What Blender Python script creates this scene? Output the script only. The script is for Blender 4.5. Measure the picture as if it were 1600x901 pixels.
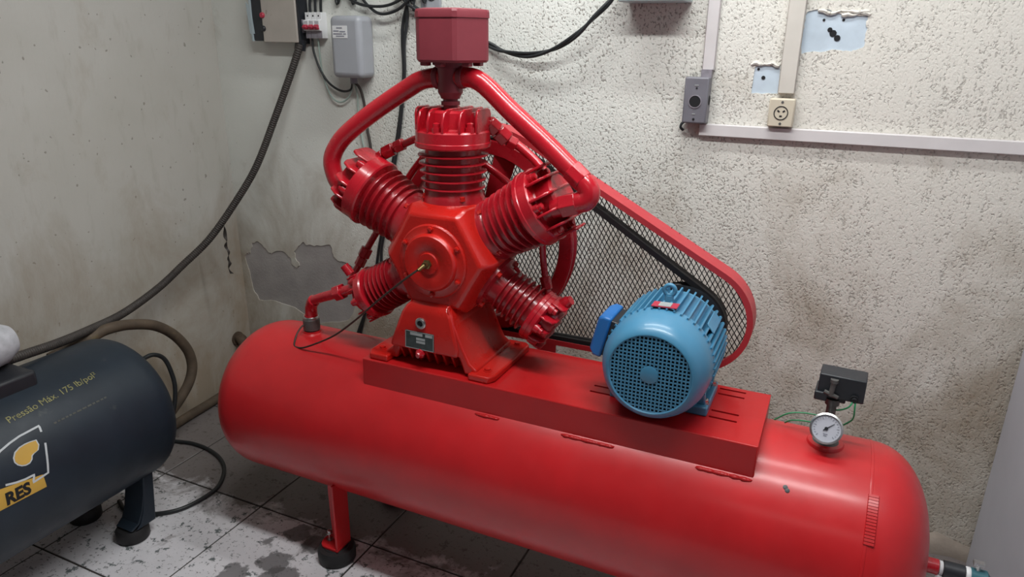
import bpy, bmesh, math, random
from math import sin, cos, pi, radians, sqrt, atan2
from mathutils import Vector, Matrix, Euler

for o in list(bpy.data.objects):
    bpy.data.objects.remove(o)
SC = bpy.context.scene
COL = SC.collection
rnd = random.Random(7)

# ------------------------------------------------------------------ camera
cam_d = bpy.data.cameras.new('camera')
cam_d.sensor_width = 36.0
cam_d.lens = 1112.0 / 1600.0 * 36.0
cam_d.clip_start = 0.02
cam = bpy.data.objects.new('camera', cam_d)
COL.objects.link(cam)
RX = Vector((0.90779871, 0.41924718, 0.01154584))
UX = Vector((-0.14697122, 0.29221319, 0.94499254))
FX = Vector((-0.39281162, 0.85955992, -0.32688803))
M = Matrix((RX, UX, -FX)).transposed().to_4x4()
M.translation = Vector((0, 0, 1.6))
cam.matrix_world = M
SC.camera = cam

# ------------------------------------------------------------------ world, lamps, exposure
W = bpy.data.worlds.new('workshop_air')
SC.world = W
W.use_nodes = True
bg = W.node_tree.nodes['Background']
bg.inputs[0].default_value = (0.93, 0.97, 1.0, 1)
bg.inputs[1].default_value = 0.06

def area_lamp(name, loc, sx, sy, power, color, rot=(0, 0, 0)):
    d = bpy.data.lights.new(name, 'AREA')
    d.shape = 'RECTANGLE'; d.size = sx; d.size_y = sy
    d.energy = power; d.color = color
    o = bpy.data.objects.new(name, d); COL.objects.link(o)
    o.location = loc; o.rotation_euler = rot
    return o
area_lamp('tube_or_fill_light', (-0.41, 1.10, 2.69), 1.66, 0.15, 35, (0.965, 1.0, 0.995))
area_lamp('tube_or_fill_light', (-0.55, 1.88, 2.69), 1.44, 0.08, 18, (0.965, 1.0, 0.995))
area_lamp('tube_or_fill_light', (0.2, -1.3, 2.78), 1.25, 0.6, 4, (1.0, 0.97, 0.93))  # added fill light behind the camera, without any lamp fixture

vs = SC.view_settings
vs.view_transform = 'Standard'; vs.look = 'None'; vs.gamma = 1.0
vs.use_curve_mapping = False
vs.exposure = 0.0

# ------------------------------------------------------------------ materials
def new_mat(name):
    m = bpy.data.materials.new(name); m.use_nodes = True
    nt = m.node_tree; b = nt.nodes['Principled BSDF']
    return m, nt, b
def nd(nt, t, **k):
    n = nt.nodes.new(t)
    for a, v in k.items():
        setattr(n, a, v)
    return n
def pos_node(nt, scale=(1, 1, 1)):
    g = nd(nt, 'ShaderNodeNewGeometry')
    mp = nd(nt, 'ShaderNodeMapping')
    mp.inputs['Scale'].default_value = scale
    nt.links.new(g.outputs['Position'], mp.inputs['Vector'])
    return mp.outputs[0]
def noise(nt, vec, scale, detail=3, rough=0.55, dist=0.0):
    n = nd(nt, 'ShaderNodeTexNoise')
    n.inputs['Scale'].default_value = scale; n.inputs['Detail'].default_value = detail
    n.inputs['Roughness'].default_value = rough; n.inputs['Distortion'].default_value = dist
    nt.links.new(vec, n.inputs['Vector'])
    return n.outputs['Fac']
def ramp(nt, fac, stops):
    r = nd(nt, 'ShaderNodeValToRGB')
    el = r.color_ramp.elements
    while len(el) < len(stops): el.new(0.5)
    for e, (p, c) in zip(el, stops):
        e.position = p
        e.color = c if len(c) == 4 else (*c, 1)
    nt.links.new(fac, r.inputs[0])
    return r.outputs[0]
def mixc(nt, fac, a, b, blend='MIX'):
    m = nd(nt, 'ShaderNodeMix', data_type='RGBA', blend_type=blend)
    for sock, v in ((0, fac), (6, a), (7, b)):
        if isinstance(v, bpy.types.NodeSocket): nt.links.new(v, m.inputs[sock])
        elif isinstance(v, (int, float)): m.inputs[sock].default_value = v
        else: m.inputs[sock].default_value = (*v, 1)
    return m.outputs[2]
def mth(nt, op, a, b=None):
    m = nd(nt, 'ShaderNodeMath', operation=op)
    for i, v in enumerate((a, b)):
        if v is None: continue
        if isinstance(v, bpy.types.NodeSocket): nt.links.new(v, m.inputs[i])
        else: m.inputs[i].default_value = v
    return m.outputs[0]
def bump(nt, b, height, strength, dist):
    n = nd(nt, 'ShaderNodeBump')
    n.inputs['Strength'].default_value = strength; n.inputs['Distance'].default_value = dist
    nt.links.new(height, n.inputs['Height'])
    nt.links.new(n.outputs[0], b.inputs['Normal'])
BW = lambda v: (v, v, v, 1)

def paint(name, col, rough=0.35, metal=0.0, coat=0.0, var=0.12, nscale=9, bstr=0.0, bscale=60, dirt=None, spec=0.5):
    m, nt, b = new_mat(name)
    p = pos_node(nt)
    f = noise(nt, p, nscale, 4)
    dark = tuple(c * (1 - var) for c in col); lite = tuple(min(1, c * (1 + var)) for c in col)
    c = ramp(nt, f, [(0.3, dark), (0.7, lite)])
    if dirt:
        f2 = noise(nt, p, dirt[1], 5, 0.65)
        c = mixc(nt, ramp(nt, f2, [(dirt[2], BW(0)), (dirt[2] + 0.08, BW(1))]), c, dirt[0])
    nt.links.new(c, b.inputs['Base Color'])
    r = ramp(nt, noise(nt, p, nscale * 2.3, 3), [(0.3, BW(max(0, rough - 0.05))), (0.7, BW(min(1, rough + 0.06)))])
    nt.links.new(r, b.inputs['Roughness'])
    b.inputs['Metallic'].default_value = metal
    b.inputs['Specular IOR Level'].default_value = spec
    if coat:
        b.inputs['Coat Weight'].default_value = coat; b.inputs['Coat Roughness'].default_value = 0.14
    if bstr:
        bump(nt, b, noise(nt, p, bscale, 3), bstr, 0.004)
    return m

MT = {}
MT['tank_red'] = paint('tank_red_paint', (0.53, 0.014, 0.018), 0.38, coat=0.35, spec=0.35, var=0.07, bstr=0.05, bscale=35)
MT['tank_red'].node_tree.nodes['Principled BSDF'].inputs['Coat Roughness'].default_value = 0.20
MT['plate_red'] = paint('plate_red_paint', (0.46, 0.010, 0.012), 0.36, coat=0.15, spec=0.35, var=0.06, bstr=0.05)
MT['cast_red'] = paint('cast_red_paint', (0.52, 0.012, 0.008), 0.30, coat=0.3, var=0.08, bstr=0.16, bscale=140)
MT['pipe_red'] = paint('pipe_red_paint', (0.47, 0.009, 0.020), 0.26, coat=0.35, var=0.06, bstr=0.05, bscale=80)
MT['cyl_red'] = paint('cylinder_red_paint', (0.36, 0.009, 0.017), 0.30, coat=0.35, var=0.08, bstr=0.12, bscale=130)
MT['filter_red'] = paint('filter_red_paint', (0.22, 0.030, 0.043), 0.50, var=0.08, nscale=14, bstr=0.05)
MT['guard_red'] = paint('guard_red_paint', (0.46, 0.035, 0.045), 0.45, var=0.05)
MT['blue'] = paint('motor_blue_paint', (0.060, 0.225, 0.375), 0.36, coat=0.2, var=0.06, bstr=0.05)
MT['blue_box'] = paint('terminal_box_blue_paint', (0.018, 0.14, 0.42), 0.40, var=0.05)
MT['black'] = paint('black_rubber', (0.014, 0.013, 0.014), 0.6, var=0.2)
MT['hole'] = paint('hole_black', (0.006, 0.006, 0.008), 0.8, var=0.1)
MT['blackbox'] = paint('black_painted_steel', (0.017, 0.019, 0.024), 0.42, var=0.15)
MT['mesh_black'] = paint('mesh_black_steel', (0.018, 0.018, 0.020), 0.55, var=0.1)
MT['steel'] = paint('zinc_steel', (0.50, 0.50, 0.49), 0.32, metal=1.0, var=0.12, nscale=30)
MT['valve'] = paint('dark_brass_grey', (0.11, 0.105, 0.10), 0.45, metal=0.25, var=0.2, nscale=40)
MT['brass'] = paint('brass', (0.20, 0.145, 0.06), 0.4, metal=0.9, var=0.2, nscale=40)
MT['copper'] = paint('dull_copper_tube', (0.05, 0.032, 0.026), 0.5, metal=0.4, var=0.25, nscale=40)
MT['plate'] = paint('etched_plate', (0.07, 0.085, 0.085), 0.35, metal=0.4, var=0.2, nscale=60)
MT['plate_lite'] = paint('plate_silver', (0.42, 0.44, 0.44), 0.4, metal=0.3, var=0.1)
MT['white'] = paint('white_plastic', (0.72, 0.72, 0.73), 0.45, var=0.06)
MT['ink'] = paint('grey_ink', (0.22, 0.22, 0.27), 0.6, var=0.1)
MT['redtoggle'] = paint('red_toggle', (0.42, 0.03, 0.06), 0.4, var=0.1)
MT['greybox'] = paint('grey_abs_box', (0.34, 0.35, 0.38), 0.38, var=0.05)
MT['greylow'] = paint('grey_breaker_base', (0.24, 0.22, 0.25), 0.5, var=0.2, nscale=60)
MT['beigebox'] = paint('beige_steel_box', (0.42, 0.38, 0.34), 0.45, var=0.08, dirt=((0.25, 0.21, 0.17), 25, 0.66))
MT['panelblue'] = paint('pale_blue_panel', (0.40, 0.47, 0.50), 0.4, var=0.06)
MT['trunk'] = paint('white_pvc_trunking', (0.66, 0.62, 0.62), 0.45, var=0.05, dirt=((0.40, 0.36, 0.33), 9, 0.70))
MT['trunk_old'] = paint('aged_pvc_trunking', (0.58, 0.54, 0.49), 0.5, var=0.06, dirt=((0.36, 0.31, 0.26), 12, 0.68))
MT['socket'] = paint('cream_socket', (0.60, 0.53, 0.42), 0.45, var=0.05)
MT['condgrey'] = paint('grey_conduit_box', (0.17, 0.165, 0.19), 0.45, var=0.1)
MT['cabinet'] = paint('grey_cabinet_paint', (0.46, 0.46, 0.51), 0.5, var=0.05, nscale=3)
MT['slate'] = paint('slate_tank_paint', (0.015, 0.023, 0.034), 0.46, spec=0.35, var=0.2, nscale=6, bstr=0.05, dirt=((0.05, 0.055, 0.058), 11, 0.66))
MT['yellow'] = paint('yellow_print', (0.56, 0.33, 0.055), 0.55, var=0.08)
MT['olive'] = paint('worn_yellow_print', (0.24, 0.22, 0.08), 0.6, var=0.35, nscale=60)
MT['whiteprint'] = paint('white_print', (0.50, 0.52, 0.54), 0.6, var=0.1)
MT['faint'] = paint('faint_print', (0.055, 0.055, 0.045), 0.6, var=0.3, nscale=80)
MT['hose'] = paint('brown_dusty_hose', (0.085, 0.060, 0.040), 0.7, var=0.35, nscale=14, dirt=((0.17, 0.13, 0.06), 7, 0.6))
MT['conduit'] = paint('dusty_black_conduit', (0.042, 0.034, 0.030), 0.65, var=0.25, nscale=20)
MT['cable'] = paint('black_pvc_cable', (0.016, 0.018, 0.020), 0.42, var=0.2)
MT['cablew'] = paint('pale_green_wire', (0.34, 0.42, 0.38), 0.5, var=0.1)
MT['green'] = paint('green_wire', (0.02, 0.26, 0.10), 0.45, var=0.1)
MT['teal'] = paint('teal_fitting', (0.03, 0.13, 0.16), 0.45, var=0.15)
MT['rust'] = paint('rusty_iron', (0.085, 0.055, 0.035), 0.8, var=0.4, nscale=40)
MT['dial'] = paint('gauge_dial', (0.50, 0.50, 0.56), 0.35, var=0.05)
MT['render'] = paint('bare_grey_render', (0.36, 0.335, 0.325), 0.9, var=0.16, nscale=7, bstr=0.3, bscale=120)
MT['blueskim'] = paint('pale_blue_old_paint', (0.52, 0.60, 0.68), 0.7, var=0.10, nscale=15, dirt=((0.11, 0.12, 0.14), 34, 0.655))
MT['dust'] = paint('grey_white_casting', (0.46, 0.46, 0.49), 0.5, var=0.2, nscale=30)

def emit_mat(name, col, s):
    m, nt, b = new_mat(name)
    b.inputs['Emission Color'].default_value = (*col, 1); b.inputs['Emission Strength'].default_value = s
    return m
MT['tube'] = emit_mat('lit_tube', (1, 0.97, 0.93), 4)

def wall_mat(name, rough_part=True):
    m, nt, b = new_mat(name)
    p = pos_node(nt)
    sx = nd(nt, 'ShaderNodeSeparateXYZ'); nt.links.new(p, sx.inputs[0])
    big = noise(nt, p, 1.3, 3)
    if rough_part:
        c = ramp(nt, big, [(0.30, (0.66, 0.66, 0.61)), (0.55, (0.74, 0.745, 0.70)), (0.75, (0.77, 0.765, 0.72))])
        # raked plaster: small pits drawn out downwards; the strip by the corner was skimmed smooth
        xr = nd(nt, 'ShaderNodeMapRange'); nt.links.new(sx.outputs[0], xr.inputs[0])
        xr.inputs[1].default_value = -1.95; xr.inputs[2].default_value = -1.60; xr.inputs[3].default_value = -0.11; xr.inputs[4].default_value = 0.0
        xm = mth(nt, 'ADD', xr.outputs[0], mth(nt, 'MULTIPLY', mth(nt, 'SUBTRACT', noise(nt, p, 3.5, 3), 0.5), 0.10))
        fine = noise(nt, pos_node(nt, (1, 1, 0.75)), 150, 2, 0.5, 0.4)
        coarse = noise(nt, pos_node(nt, (1, 1, 0.30)), 62, 3, 0.6, 0.6)
        side = nd(nt, 'ShaderNodeMapRange'); nt.links.new(sx.outputs[0], side.inputs[0])
        side.inputs[1].default_value = -0.9; side.inputs[2].default_value = 0.1; side.inputs[3].default_value = 0.12; side.inputs[4].default_value = 0.42
        comb = mth(nt, 'ADD', mth(nt, 'MULTIPLY', fine, mth(nt, 'SUBTRACT', 1.0, side.outputs[0])), mth(nt, 'MULTIPLY', coarse, side.outputs[0]))
        lf = mth(nt, 'MULTIPLY', mth(nt, 'SUBTRACT', noise(nt, p, 5.5, 3), 0.5), 0.16)
        sp_ = nd(nt, 'ShaderNodeMapRange'); nt.links.new(sx.outputs[0], sp_.inputs[0])
        sp_.inputs[1].default_value = -1.0; sp_.inputs[2].default_value = -0.3; sp_.inputs[3].default_value = 0.026; sp_.inputs[4].default_value = -0.012
        comb = mth(nt, 'ADD', comb, mth(nt, 'ADD', lf, sp_.outputs[0]))
        pits = ramp(nt, mth(nt, 'ADD', comb, mth(nt, 'MULTIPLY', xm, -1.0)), [(0.382, BW(1)), (0.418, BW(0))])
        cream = nd(nt, 'ShaderNodeMapRange'); nt.links.new(sx.outputs[0], cream.inputs[0])
        cream.inputs[1].default_value = -0.9; cream.inputs[2].default_value = -0.1; cream.inputs[3].default_value = 0.0; cream.inputs[4].default_value = 0.9
        c = mixc(nt, cream.outputs[0], c, (0.70, 0.66, 0.60))
        pk = mth(nt, 'SUBTRACT', 0.70, mth(nt, 'MULTIPLY', cream.outputs[0], 0.40))
        c = mixc(nt, mth(nt, 'MULTIPLY', pits, pk), c, (0.17, 0.15, 0.125))
        h = ramp(nt, comb, [(0.34, BW(0)), (0.46, BW(0.75)), (0.70, BW(1))])
        sm_ = nd(nt, 'ShaderNodeMapRange'); nt.links.new(sx.outputs[0], sm_.inputs[0])
        sm_.inputs[1].default_value = -2.0; sm_.inputs[2].default_value = -1.6; sm_.inputs[3].default_value = 0.10; sm_.inputs[4].default_value = 1.0
        bump(nt, b, mth(nt, 'MULTIPLY', h, sm_.outputs[0]), 0.55, 0.005)
    else:
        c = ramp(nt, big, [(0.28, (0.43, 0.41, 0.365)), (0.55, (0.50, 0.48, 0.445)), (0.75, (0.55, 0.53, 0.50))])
        pv = pos_node(nt, (1, 1, 0.3))
        f1 = noise(nt, pv, 26, 4, 0.6)
        c = mixc(nt, ramp(nt, f1, [(0.56, BW(0)), (0.75, BW(0.30))]), c, (0.33, 0.30, 0.25))
        f2 = noise(nt, p, 48, 1)
        c = mixc(nt, ramp(nt, f2, [(0.74, BW(0)), (0.77, BW(0.6))]), c, (0.16, 0.14, 0.11))
        bump(nt, b, mth(nt, 'ADD', noise(nt, pv, 40, 4, 0.65), mth(nt, 'MULTIPLY', noise(nt, p, 5, 2), 1.0)), 0.4, 0.006)
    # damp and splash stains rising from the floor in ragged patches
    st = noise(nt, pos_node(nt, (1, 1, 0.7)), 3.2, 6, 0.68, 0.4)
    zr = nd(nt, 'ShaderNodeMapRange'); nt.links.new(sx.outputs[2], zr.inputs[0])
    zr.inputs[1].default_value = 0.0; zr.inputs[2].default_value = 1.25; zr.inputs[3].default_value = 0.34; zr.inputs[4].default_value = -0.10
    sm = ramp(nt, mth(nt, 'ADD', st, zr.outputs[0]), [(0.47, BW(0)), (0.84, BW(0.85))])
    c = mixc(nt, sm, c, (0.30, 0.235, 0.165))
    nt.links.new(c, b.inputs['Base Color'])
    b.inputs['Roughness'].default_value = 0.85
    b.inputs['Specular IOR Level'].default_value = 0.25
    return m
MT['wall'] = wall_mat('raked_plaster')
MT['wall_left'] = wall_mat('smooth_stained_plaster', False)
MT['mortar'] = paint('stained_mortar', (0.26, 0.215, 0.18), 0.9, var=0.2, nscale=12, bstr=0.4, bscale=60)
MT['ceil'] = paint('ceiling_white', (0.6, 0.6, 0.58), 0.9)

def floor_mat():
    m, nt, b = new_mat('worn_speckled_tile')
    p = pos_node(nt)
    c = ramp(nt, noise(nt, p, 3.0, 4), [(0.3, (0.56, 0.54, 0.56)), (0.7, (0.78, 0.76, 0.79))])
    sp = noise(nt, p, 75, 3, 0.6)
    c = mixc(nt, ramp(nt, sp, [(0.60, BW(0)), (0.66, BW(0.7))]), c, (0.09, 0.085, 0.085))
    sp2 = noise(nt, p, 26, 5, 0.7)
    c = mixc(nt, ramp(nt, sp2, [(0.58, BW(0)), (0.62, BW(0.9))]), c, (0.07, 0.09, 0.09))
    # grime patches; heavy oil-black grime on the uncleaned strip behind and below the tank
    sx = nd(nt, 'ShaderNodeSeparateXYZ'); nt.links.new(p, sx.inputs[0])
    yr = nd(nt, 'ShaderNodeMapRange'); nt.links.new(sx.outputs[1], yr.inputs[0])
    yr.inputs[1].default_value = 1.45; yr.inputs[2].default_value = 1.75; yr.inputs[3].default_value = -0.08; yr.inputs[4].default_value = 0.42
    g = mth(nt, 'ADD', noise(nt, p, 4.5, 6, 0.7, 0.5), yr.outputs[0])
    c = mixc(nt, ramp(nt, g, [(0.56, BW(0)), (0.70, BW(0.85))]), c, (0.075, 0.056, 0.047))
    # wet oil spots near the foot
    for (x, y, r) in ((-1.475, 1.40, 0.055), (-1.50, 1.55, 0.05), (-1.40, 1.32, 0.085), (-1.56, 1.30, 0.05), (-1.56, 1.47, 0.025), (-1.41, 1.53, 0.05)):
        vd = nd(nt, 'ShaderNodeVectorMath', operation='DISTANCE')
        nt.links.new(p, vd.inputs[0]); vd.inputs[1].default_value = (x, y, 0)
        dd = mth(nt, 'ADD', vd.outputs['Value'], mth(nt, 'MULTIPLY', mth(nt, 'SUBTRACT', noise(nt, p, 22, 3), 0.5), 0.09))
        c = mixc(nt, ramp(nt, dd, [(r - 0.008, BW(0.8)), (r, BW(0))]), c, (0.085, 0.08, 0.082))
    nt.links.new(c, b.inputs['Base Color'])
    nt.links.new(ramp(nt, g, [(0.45, BW(0.62)), (0.70, BW(0.38))]), b.inputs['Roughness'])
    bump(nt, b, mth(nt, 'ADD', sp, sp2), 0.25, 0.003)
    return m
MT['tile'] = floor_mat()
MT['grout'] = paint('dark_grout', (0.045, 0.038, 0.034), 0.85, var=0.3, nscale=30)

# ------------------------------------------------------------------ mesh helpers
def V(*a): return Vector(a)
def bm_box(bm, c, s, mat=None):
    r = bmesh.ops.create_cube(bm, size=1.0, matrix=(mat or Matrix.Identity(4)) @ Matrix.Translation(c) @ Matrix.Diagonal((*s, 1)))
    return r['verts']
def bm_bounds(bm, x0, x1, y0, y1, z0, z1):
    return bm_box(bm, ((x0 + x1) / 2, (y0 + y1) / 2, (z0 + z1) / 2), (abs(x1 - x0), abs(y1 - y0), abs(z1 - z0)))
def frame_from(axis):
    a = Vector(axis).normalized()
    t = Vector((0, 0, 1)) if abs(a.z) < 0.9 else Vector((1, 0, 0))
    u = t.cross(a).normalized(); v = a.cross(u)
    return u, v, a
def bm_lathe(bm, prof, origin=(0, 0, 0), axis=(0, 0, 1), seg=32, cap=True):
    """prof: list of (radius, distance along axis)"""
    u, v, a = frame_from(axis); o = Vector(origin)
    rings = []
    for r, t in prof:
        if r < 1e-6:
            rings.append([bm.verts.new(o + a * t)])
        else:
            rings.append([bm.verts.new(o + a * t + (u * cos(2 * pi * i / seg) + v * sin(2 * pi * i / seg)) * r) for i in range(seg)])
    for A, B in zip(rings, rings[1:]):
        for i in range(seg):
            j = (i + 1) % seg
            if len(A) == 1 and len(B) == 1: continue
            if len(A) == 1: bm.faces.new((A[0], B[j], B[i]))
            elif len(B) == 1: bm.faces.new((A[i], A[j], B[0]))
            else: bm.faces.new((A[i], A[j], B[j], B[i]))
    if cap:
        if len(rings[0]) > 1: bm.faces.new(list(reversed(rings[0])))
        if len(rings[-1]) > 1: bm.faces.new(rings[-1])
def bm_cyl(bm, p0, p1, r0, r1=None, seg=20):
    p0 = Vector(p0); p1 = Vector(p1)
    d = p1 - p0
    bm_lathe(bm, [(r0, 0), (r0 if r1 is None else r1, d.length)], p0, d, seg)
def smooth_path(pts, n=6):
    P = [Vector(p) for p in pts]
    if len(P) < 3: return P
    Q = [P[0] * 2 - P[1]] + P + [P[-1] * 2 - P[-2]]
    out = []
    for i in range(1, len(Q) - 2):
        for k in range(n):
            t = k / n
            a, b, c, d = Q[i - 1], Q[i], Q[i + 1], Q[i + 2]
            out.append(0.5 * ((2 * b) + (c - a) * t + (2 * a - 5 * b + 4 * c - d) * t * t + (3 * b - a - 3 * c + d) * t ** 3))
    out.append(P[-1])
    return out
def bm_tube(bm, pts, r, seg=12, smooth=6, ridges=None):
    P = smooth_path(pts, smooth) if smooth else [Vector(p) for p in pts]
    if ridges:
        # resample so that ridged conduit gets alternating radii
        L = [0]
        for a, b in zip(P, P[1:]): L.append(L[-1] + (b - a).length)
        n = int(L[-1] / ridges); R = []
        k = 0
        for i in range(n + 1):
            s = L[-1] * i / n
            while k < len(P) - 2 and L[k + 1] < s: k += 1
            f = (s - L[k]) / max(1e-9, L[k + 1] - L[k]); R.append(P[k].lerp(P[k + 1], f))
        P = R
    T = []
    for i in range(len(P)):
        a = P[max(0, i - 1)]; b = P[min(len(P) - 1, i + 1)]
        T.append((b - a).normalized())
    u, v, _ = frame_from(T[0])
    rings = []
    for i, (p, t) in enumerate(zip(P, T)):
        u = (u - t * u.dot(t)).normalized(); v = t.cross(u)
        rr = r(i / (len(P) - 1)) if callable(r) else r
        if ridges and i % 2: rr *= 0.88
        rings.append([bm.verts.new(p + (u * cos(2 * pi * k / seg) + v * sin(2 * pi * k / seg)) * rr) for k in range(seg)])
    for A, B in zip(rings, rings[1:]):
        for k in range(seg):
            j = (k + 1) % seg
            bm.faces.new((A[k], A[j], B[j], B[k]))
    bm.faces.new(list(reversed(rings[0]))); bm.faces.new(rings[-1])
def bm_prism(bm, poly, a0, a1, plane='xz', mat=None):
    """poly 2D extruded along the third axis from a0 to a1"""
    def mk(p, h):
        q = {'xz': (p[0], h, p[1]), 'xy': (p[0], p[1], h), 'yz': (h, p[0], p[1])}[plane]
        q = Vector(q)
        return bm.verts.new(mat @ q if mat else q)
    A = [mk(p, a0) for p in poly]; B = [mk(p, a1) for p in poly]
    n = len(poly)
    bm.faces.new(A); bm.faces.new(list(reversed(B)))
    for i in range(n):
        j = (i + 1) % n
        bm.faces.new((A[i], B[i], B[j], A[j]))
def bm_loft(bm, secs):
    R = [[bm.verts.new(p) for p in s] for s in secs]
    n = len(R[0])
    for A, B in zip(R, R[1:]):
        for i in range(n):
            j = (i + 1) % n
            bm.faces.new((A[i], A[j], B[j], B[i]))
    bm.faces.new(list(reversed(R[0]))); bm.faces.new(R[-1])
def bm_bolt(bm, p, axis, r=0.009, h=0.008):
    bm_lathe(bm, [(r * 1.35, 0), (r * 1.35, h * 0.25), (r, h * 0.25), (r, h), (r * 0.7, h * 1.15), (0, h * 1.2)], p, axis, 6)

def mk(name, bm, mat, parent=None, bevel=0, seg=2, sharp=38, label=None, kind=None):
    bmesh.ops.recalc_face_normals(bm, faces=bm.faces[:])
    me = bpy.data.meshes.new(name); bm.to_mesh(me); bm.free()
    me.materials.append(MT[mat] if isinstance(mat, str) else mat)
    me.polygons.foreach_set('use_smooth', [True] * len(me.polygons))
    try: me.set_sharp_from_angle(angle=radians(sharp))
    except Exception: pass
    o = bpy.data.objects.new(name, me); COL.objects.link(o)
    if parent is not None: adopt(o, parent)
    if bevel:
        b = o.modifiers.new('bevel', 'BEVEL'); b.width = bevel; b.segments = seg; b.limit_method = 'ANGLE'; b.angle_limit = radians(40)
    if label: o['label'] = label
    if kind: o['kind'] = kind
    return o
WORLD = {}
def wmat(o):
    m = o.matrix_basis.copy()
    if o.parent: m = wmat(o.parent) @ o.matrix_parent_inverse @ m
    return m
def adopt(o, parent):
    o.parent = parent
    o.matrix_parent_inverse = wmat(parent).inverted()
def adopt_local(o, parent):
    """the child's mesh is written in the parent's own frame"""
    o.parent = parent
def copy_part(src, parent, basis=None, local=True):
    c = src.copy(); COL.objects.link(c)
    c.parent = parent
    c.matrix_parent_inverse = Matrix.Identity(4) if local else wmat(parent).inverted()
    if basis is not None: c.matrix_basis = basis
    return c
def thing(name, label, cat, loc, group=None):
    o = bpy.data.objects.new(name, None); COL.objects.link(o)
    o.location = loc; o.empty_display_size = 0.05
    o['label'] = label; o['category'] = cat
    if group: o['group'] = group
    return o
def tag(o, label, cat, group=None):
    o['label'] = label; o['category'] = cat
    if group: o['group'] = group
    return o
NB = bmesh.new

# ------------------------------------------------------------------ the room
YW = 2.408; XL = -2.515; ZC = 2.95; XR = 1.4; YF = -0.6
bm = NB(); bm_bounds(bm, XL - 0.1, XR, YF, YW + 0.1, -0.06, -0.004)
floor = mk('floor', bm, 'grout', kind='structure')
P = 0.484; jx = -1.724; jy = 1.605
tile_src = None
def tile_mesh(w, d):
    b = NB(); bm_bounds(b, 0, w, 0, d, -0.004, 0.0)
    return b
x = jx - 2 * P
edges_x = [XL] + [jx - P, jx] + [jx + P * k for k in range(1, 7)]
edges_y = [YF] + [jy - P * k for k in range(4, -1, -1)] + [jy + P, YW]
tiles = {}
for i in range(len(edges_x) - 1):
    for j in range(len(edges_y) - 1):
        w = round(edges_x[i + 1] - edges_x[i] - 0.006, 4); d = round(edges_y[j + 1] - edges_y[j] - 0.006, 4)
        if w < 0.02 or d < 0.02: continue
        if (w, d) in tiles:
            t = tiles[(w, d)].copy(); COL.objects.link(t)
        else:
            t = mk('floor_tile', tile_mesh(w, d), 'tile', floor, bevel=0.0015, seg=1)
            tiles[(w, d)] = t
        t.location = (edges_x[i] + 0.003, edges_y[j] + 0.003, rnd.uniform(-0.0008, 0.0006))

def blob(poly, k=4, j=0.006, seed=1):
    R = random.Random(seed); out = []
    n = len(poly)
    for i in range(n):
        a = Vector(poly[i]); b = Vector(poly[(i + 1) % n])
        for t in range(k):
            q = a.lerp(b, t / k)
            if t: q += Vector((R.uniform(-j, j), R.uniform(-j, j)))
            out.append((q.x, q.y))
    return out
PATCH = blob([(-2.491, 0.623), (-2.475, 0.648), (-2.455, 0.65), (-2.44, 0.699), (-2.411, 0.712), (-2.378, 0.701), (-2.35, 0.676), (-2.325, 0.664), (-2.285, 0.682), (-2.24, 0.679), (-2.216, 0.661), (-2.212, 0.631), (-2.181, 0.614), (-2.165, 0.628), (-2.187, 0.662), (-2.191, 0.691), (-2.162, 0.722), (-2.13, 0.744), (-2.11, 0.732), (-2.056, 0.739), (-1.991, 0.75), (-1.972, 0.735), (-1.968, 0.7), (-1.938, 0.681), (-1.887, 0.673), (-1.837, 0.654), (-1.82, 0.603), (-1.848, 0.51), (-1.908, 0.408), (-2.074, 0.362), (-2.218, 0.417), (-2.332, 0.43), (-2.432, 0.42), (-2.464, 0.474), (-2.473, 0.553)], 3, 0.005, 3)
QP = blob([(-0.153, 1.695), (-0.105, 1.702), (-0.055, 1.686), (0.01, 1.684), (0.012, 1.639), (0.013, 1.601), (-0.019, 1.586), (-0.071, 1.591), (-0.154, 1.577), (-0.159, 1.639)], 5, 0.003, 5)
PP = blob([(-0.283, 1.537), (-0.21, 1.543), (-0.205, 1.46), (-0.285, 1.457)], 5, 0.0015, 8)
def wall_sheet():
    b = NB()
    def loop(pts, y):
        vs_ = [b.verts.new((p[0], y, p[1])) for p in pts]
        es = [b.edges.new((vs_[i], vs_[(i + 1) % len(vs_)])) for i in range(len(vs_))]
        return vs_, es
    T = 0.004
    rect = [(XL, 0), (XR, 0), (XR, ZC), (XL, ZC)]
    allE = []; holes = []
    _, e = loop(rect, YW); allE += e
    for h in (PATCH, QP, PP):
        vv, e = loop(h, YW); allE += e; holes.append(vv)
    bmesh.ops.triangle_fill(b, use_beauty=True, use_dissolve=False, edges=allE, normal=(0, -1, 0))
    for vv in holes:
        back = [b.verts.new((v.co.x, YW + T, v.co.z)) for v in vv]
        for i in range(len(vv)):
            j = (i + 1) % len(vv)
            b.faces.new((vv[i], vv[j], back[j], back[i]))
    # faces that fell inside a hole are removed
    def inside(p, poly):
        c = False; n = len(poly)
        for i in range(n):
            (x1, y1), (x2, y2) = poly[i], poly[i - 1]
            if (y1 > p[1]) != (y2 > p[1]) and p[0] < (x2 - x1) * (p[1] - y1) / (y2 - y1) + x1: c = not c
        return c
    kill = []
    for f in b.faces:
        if abs(f.normal.y) > 0.5:
            m_ = f.calc_center_median()
            if any(inside((m_.x, m_.z), h) for h in (PATCH, QP, PP)): kill.append(f)
    bmesh.ops.delete(b, geom=kill, context='FACES_ONLY')
    return b
wall_back = mk('wall_back', wall_sheet(), 'wall', kind='structure', sharp=20)
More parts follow.
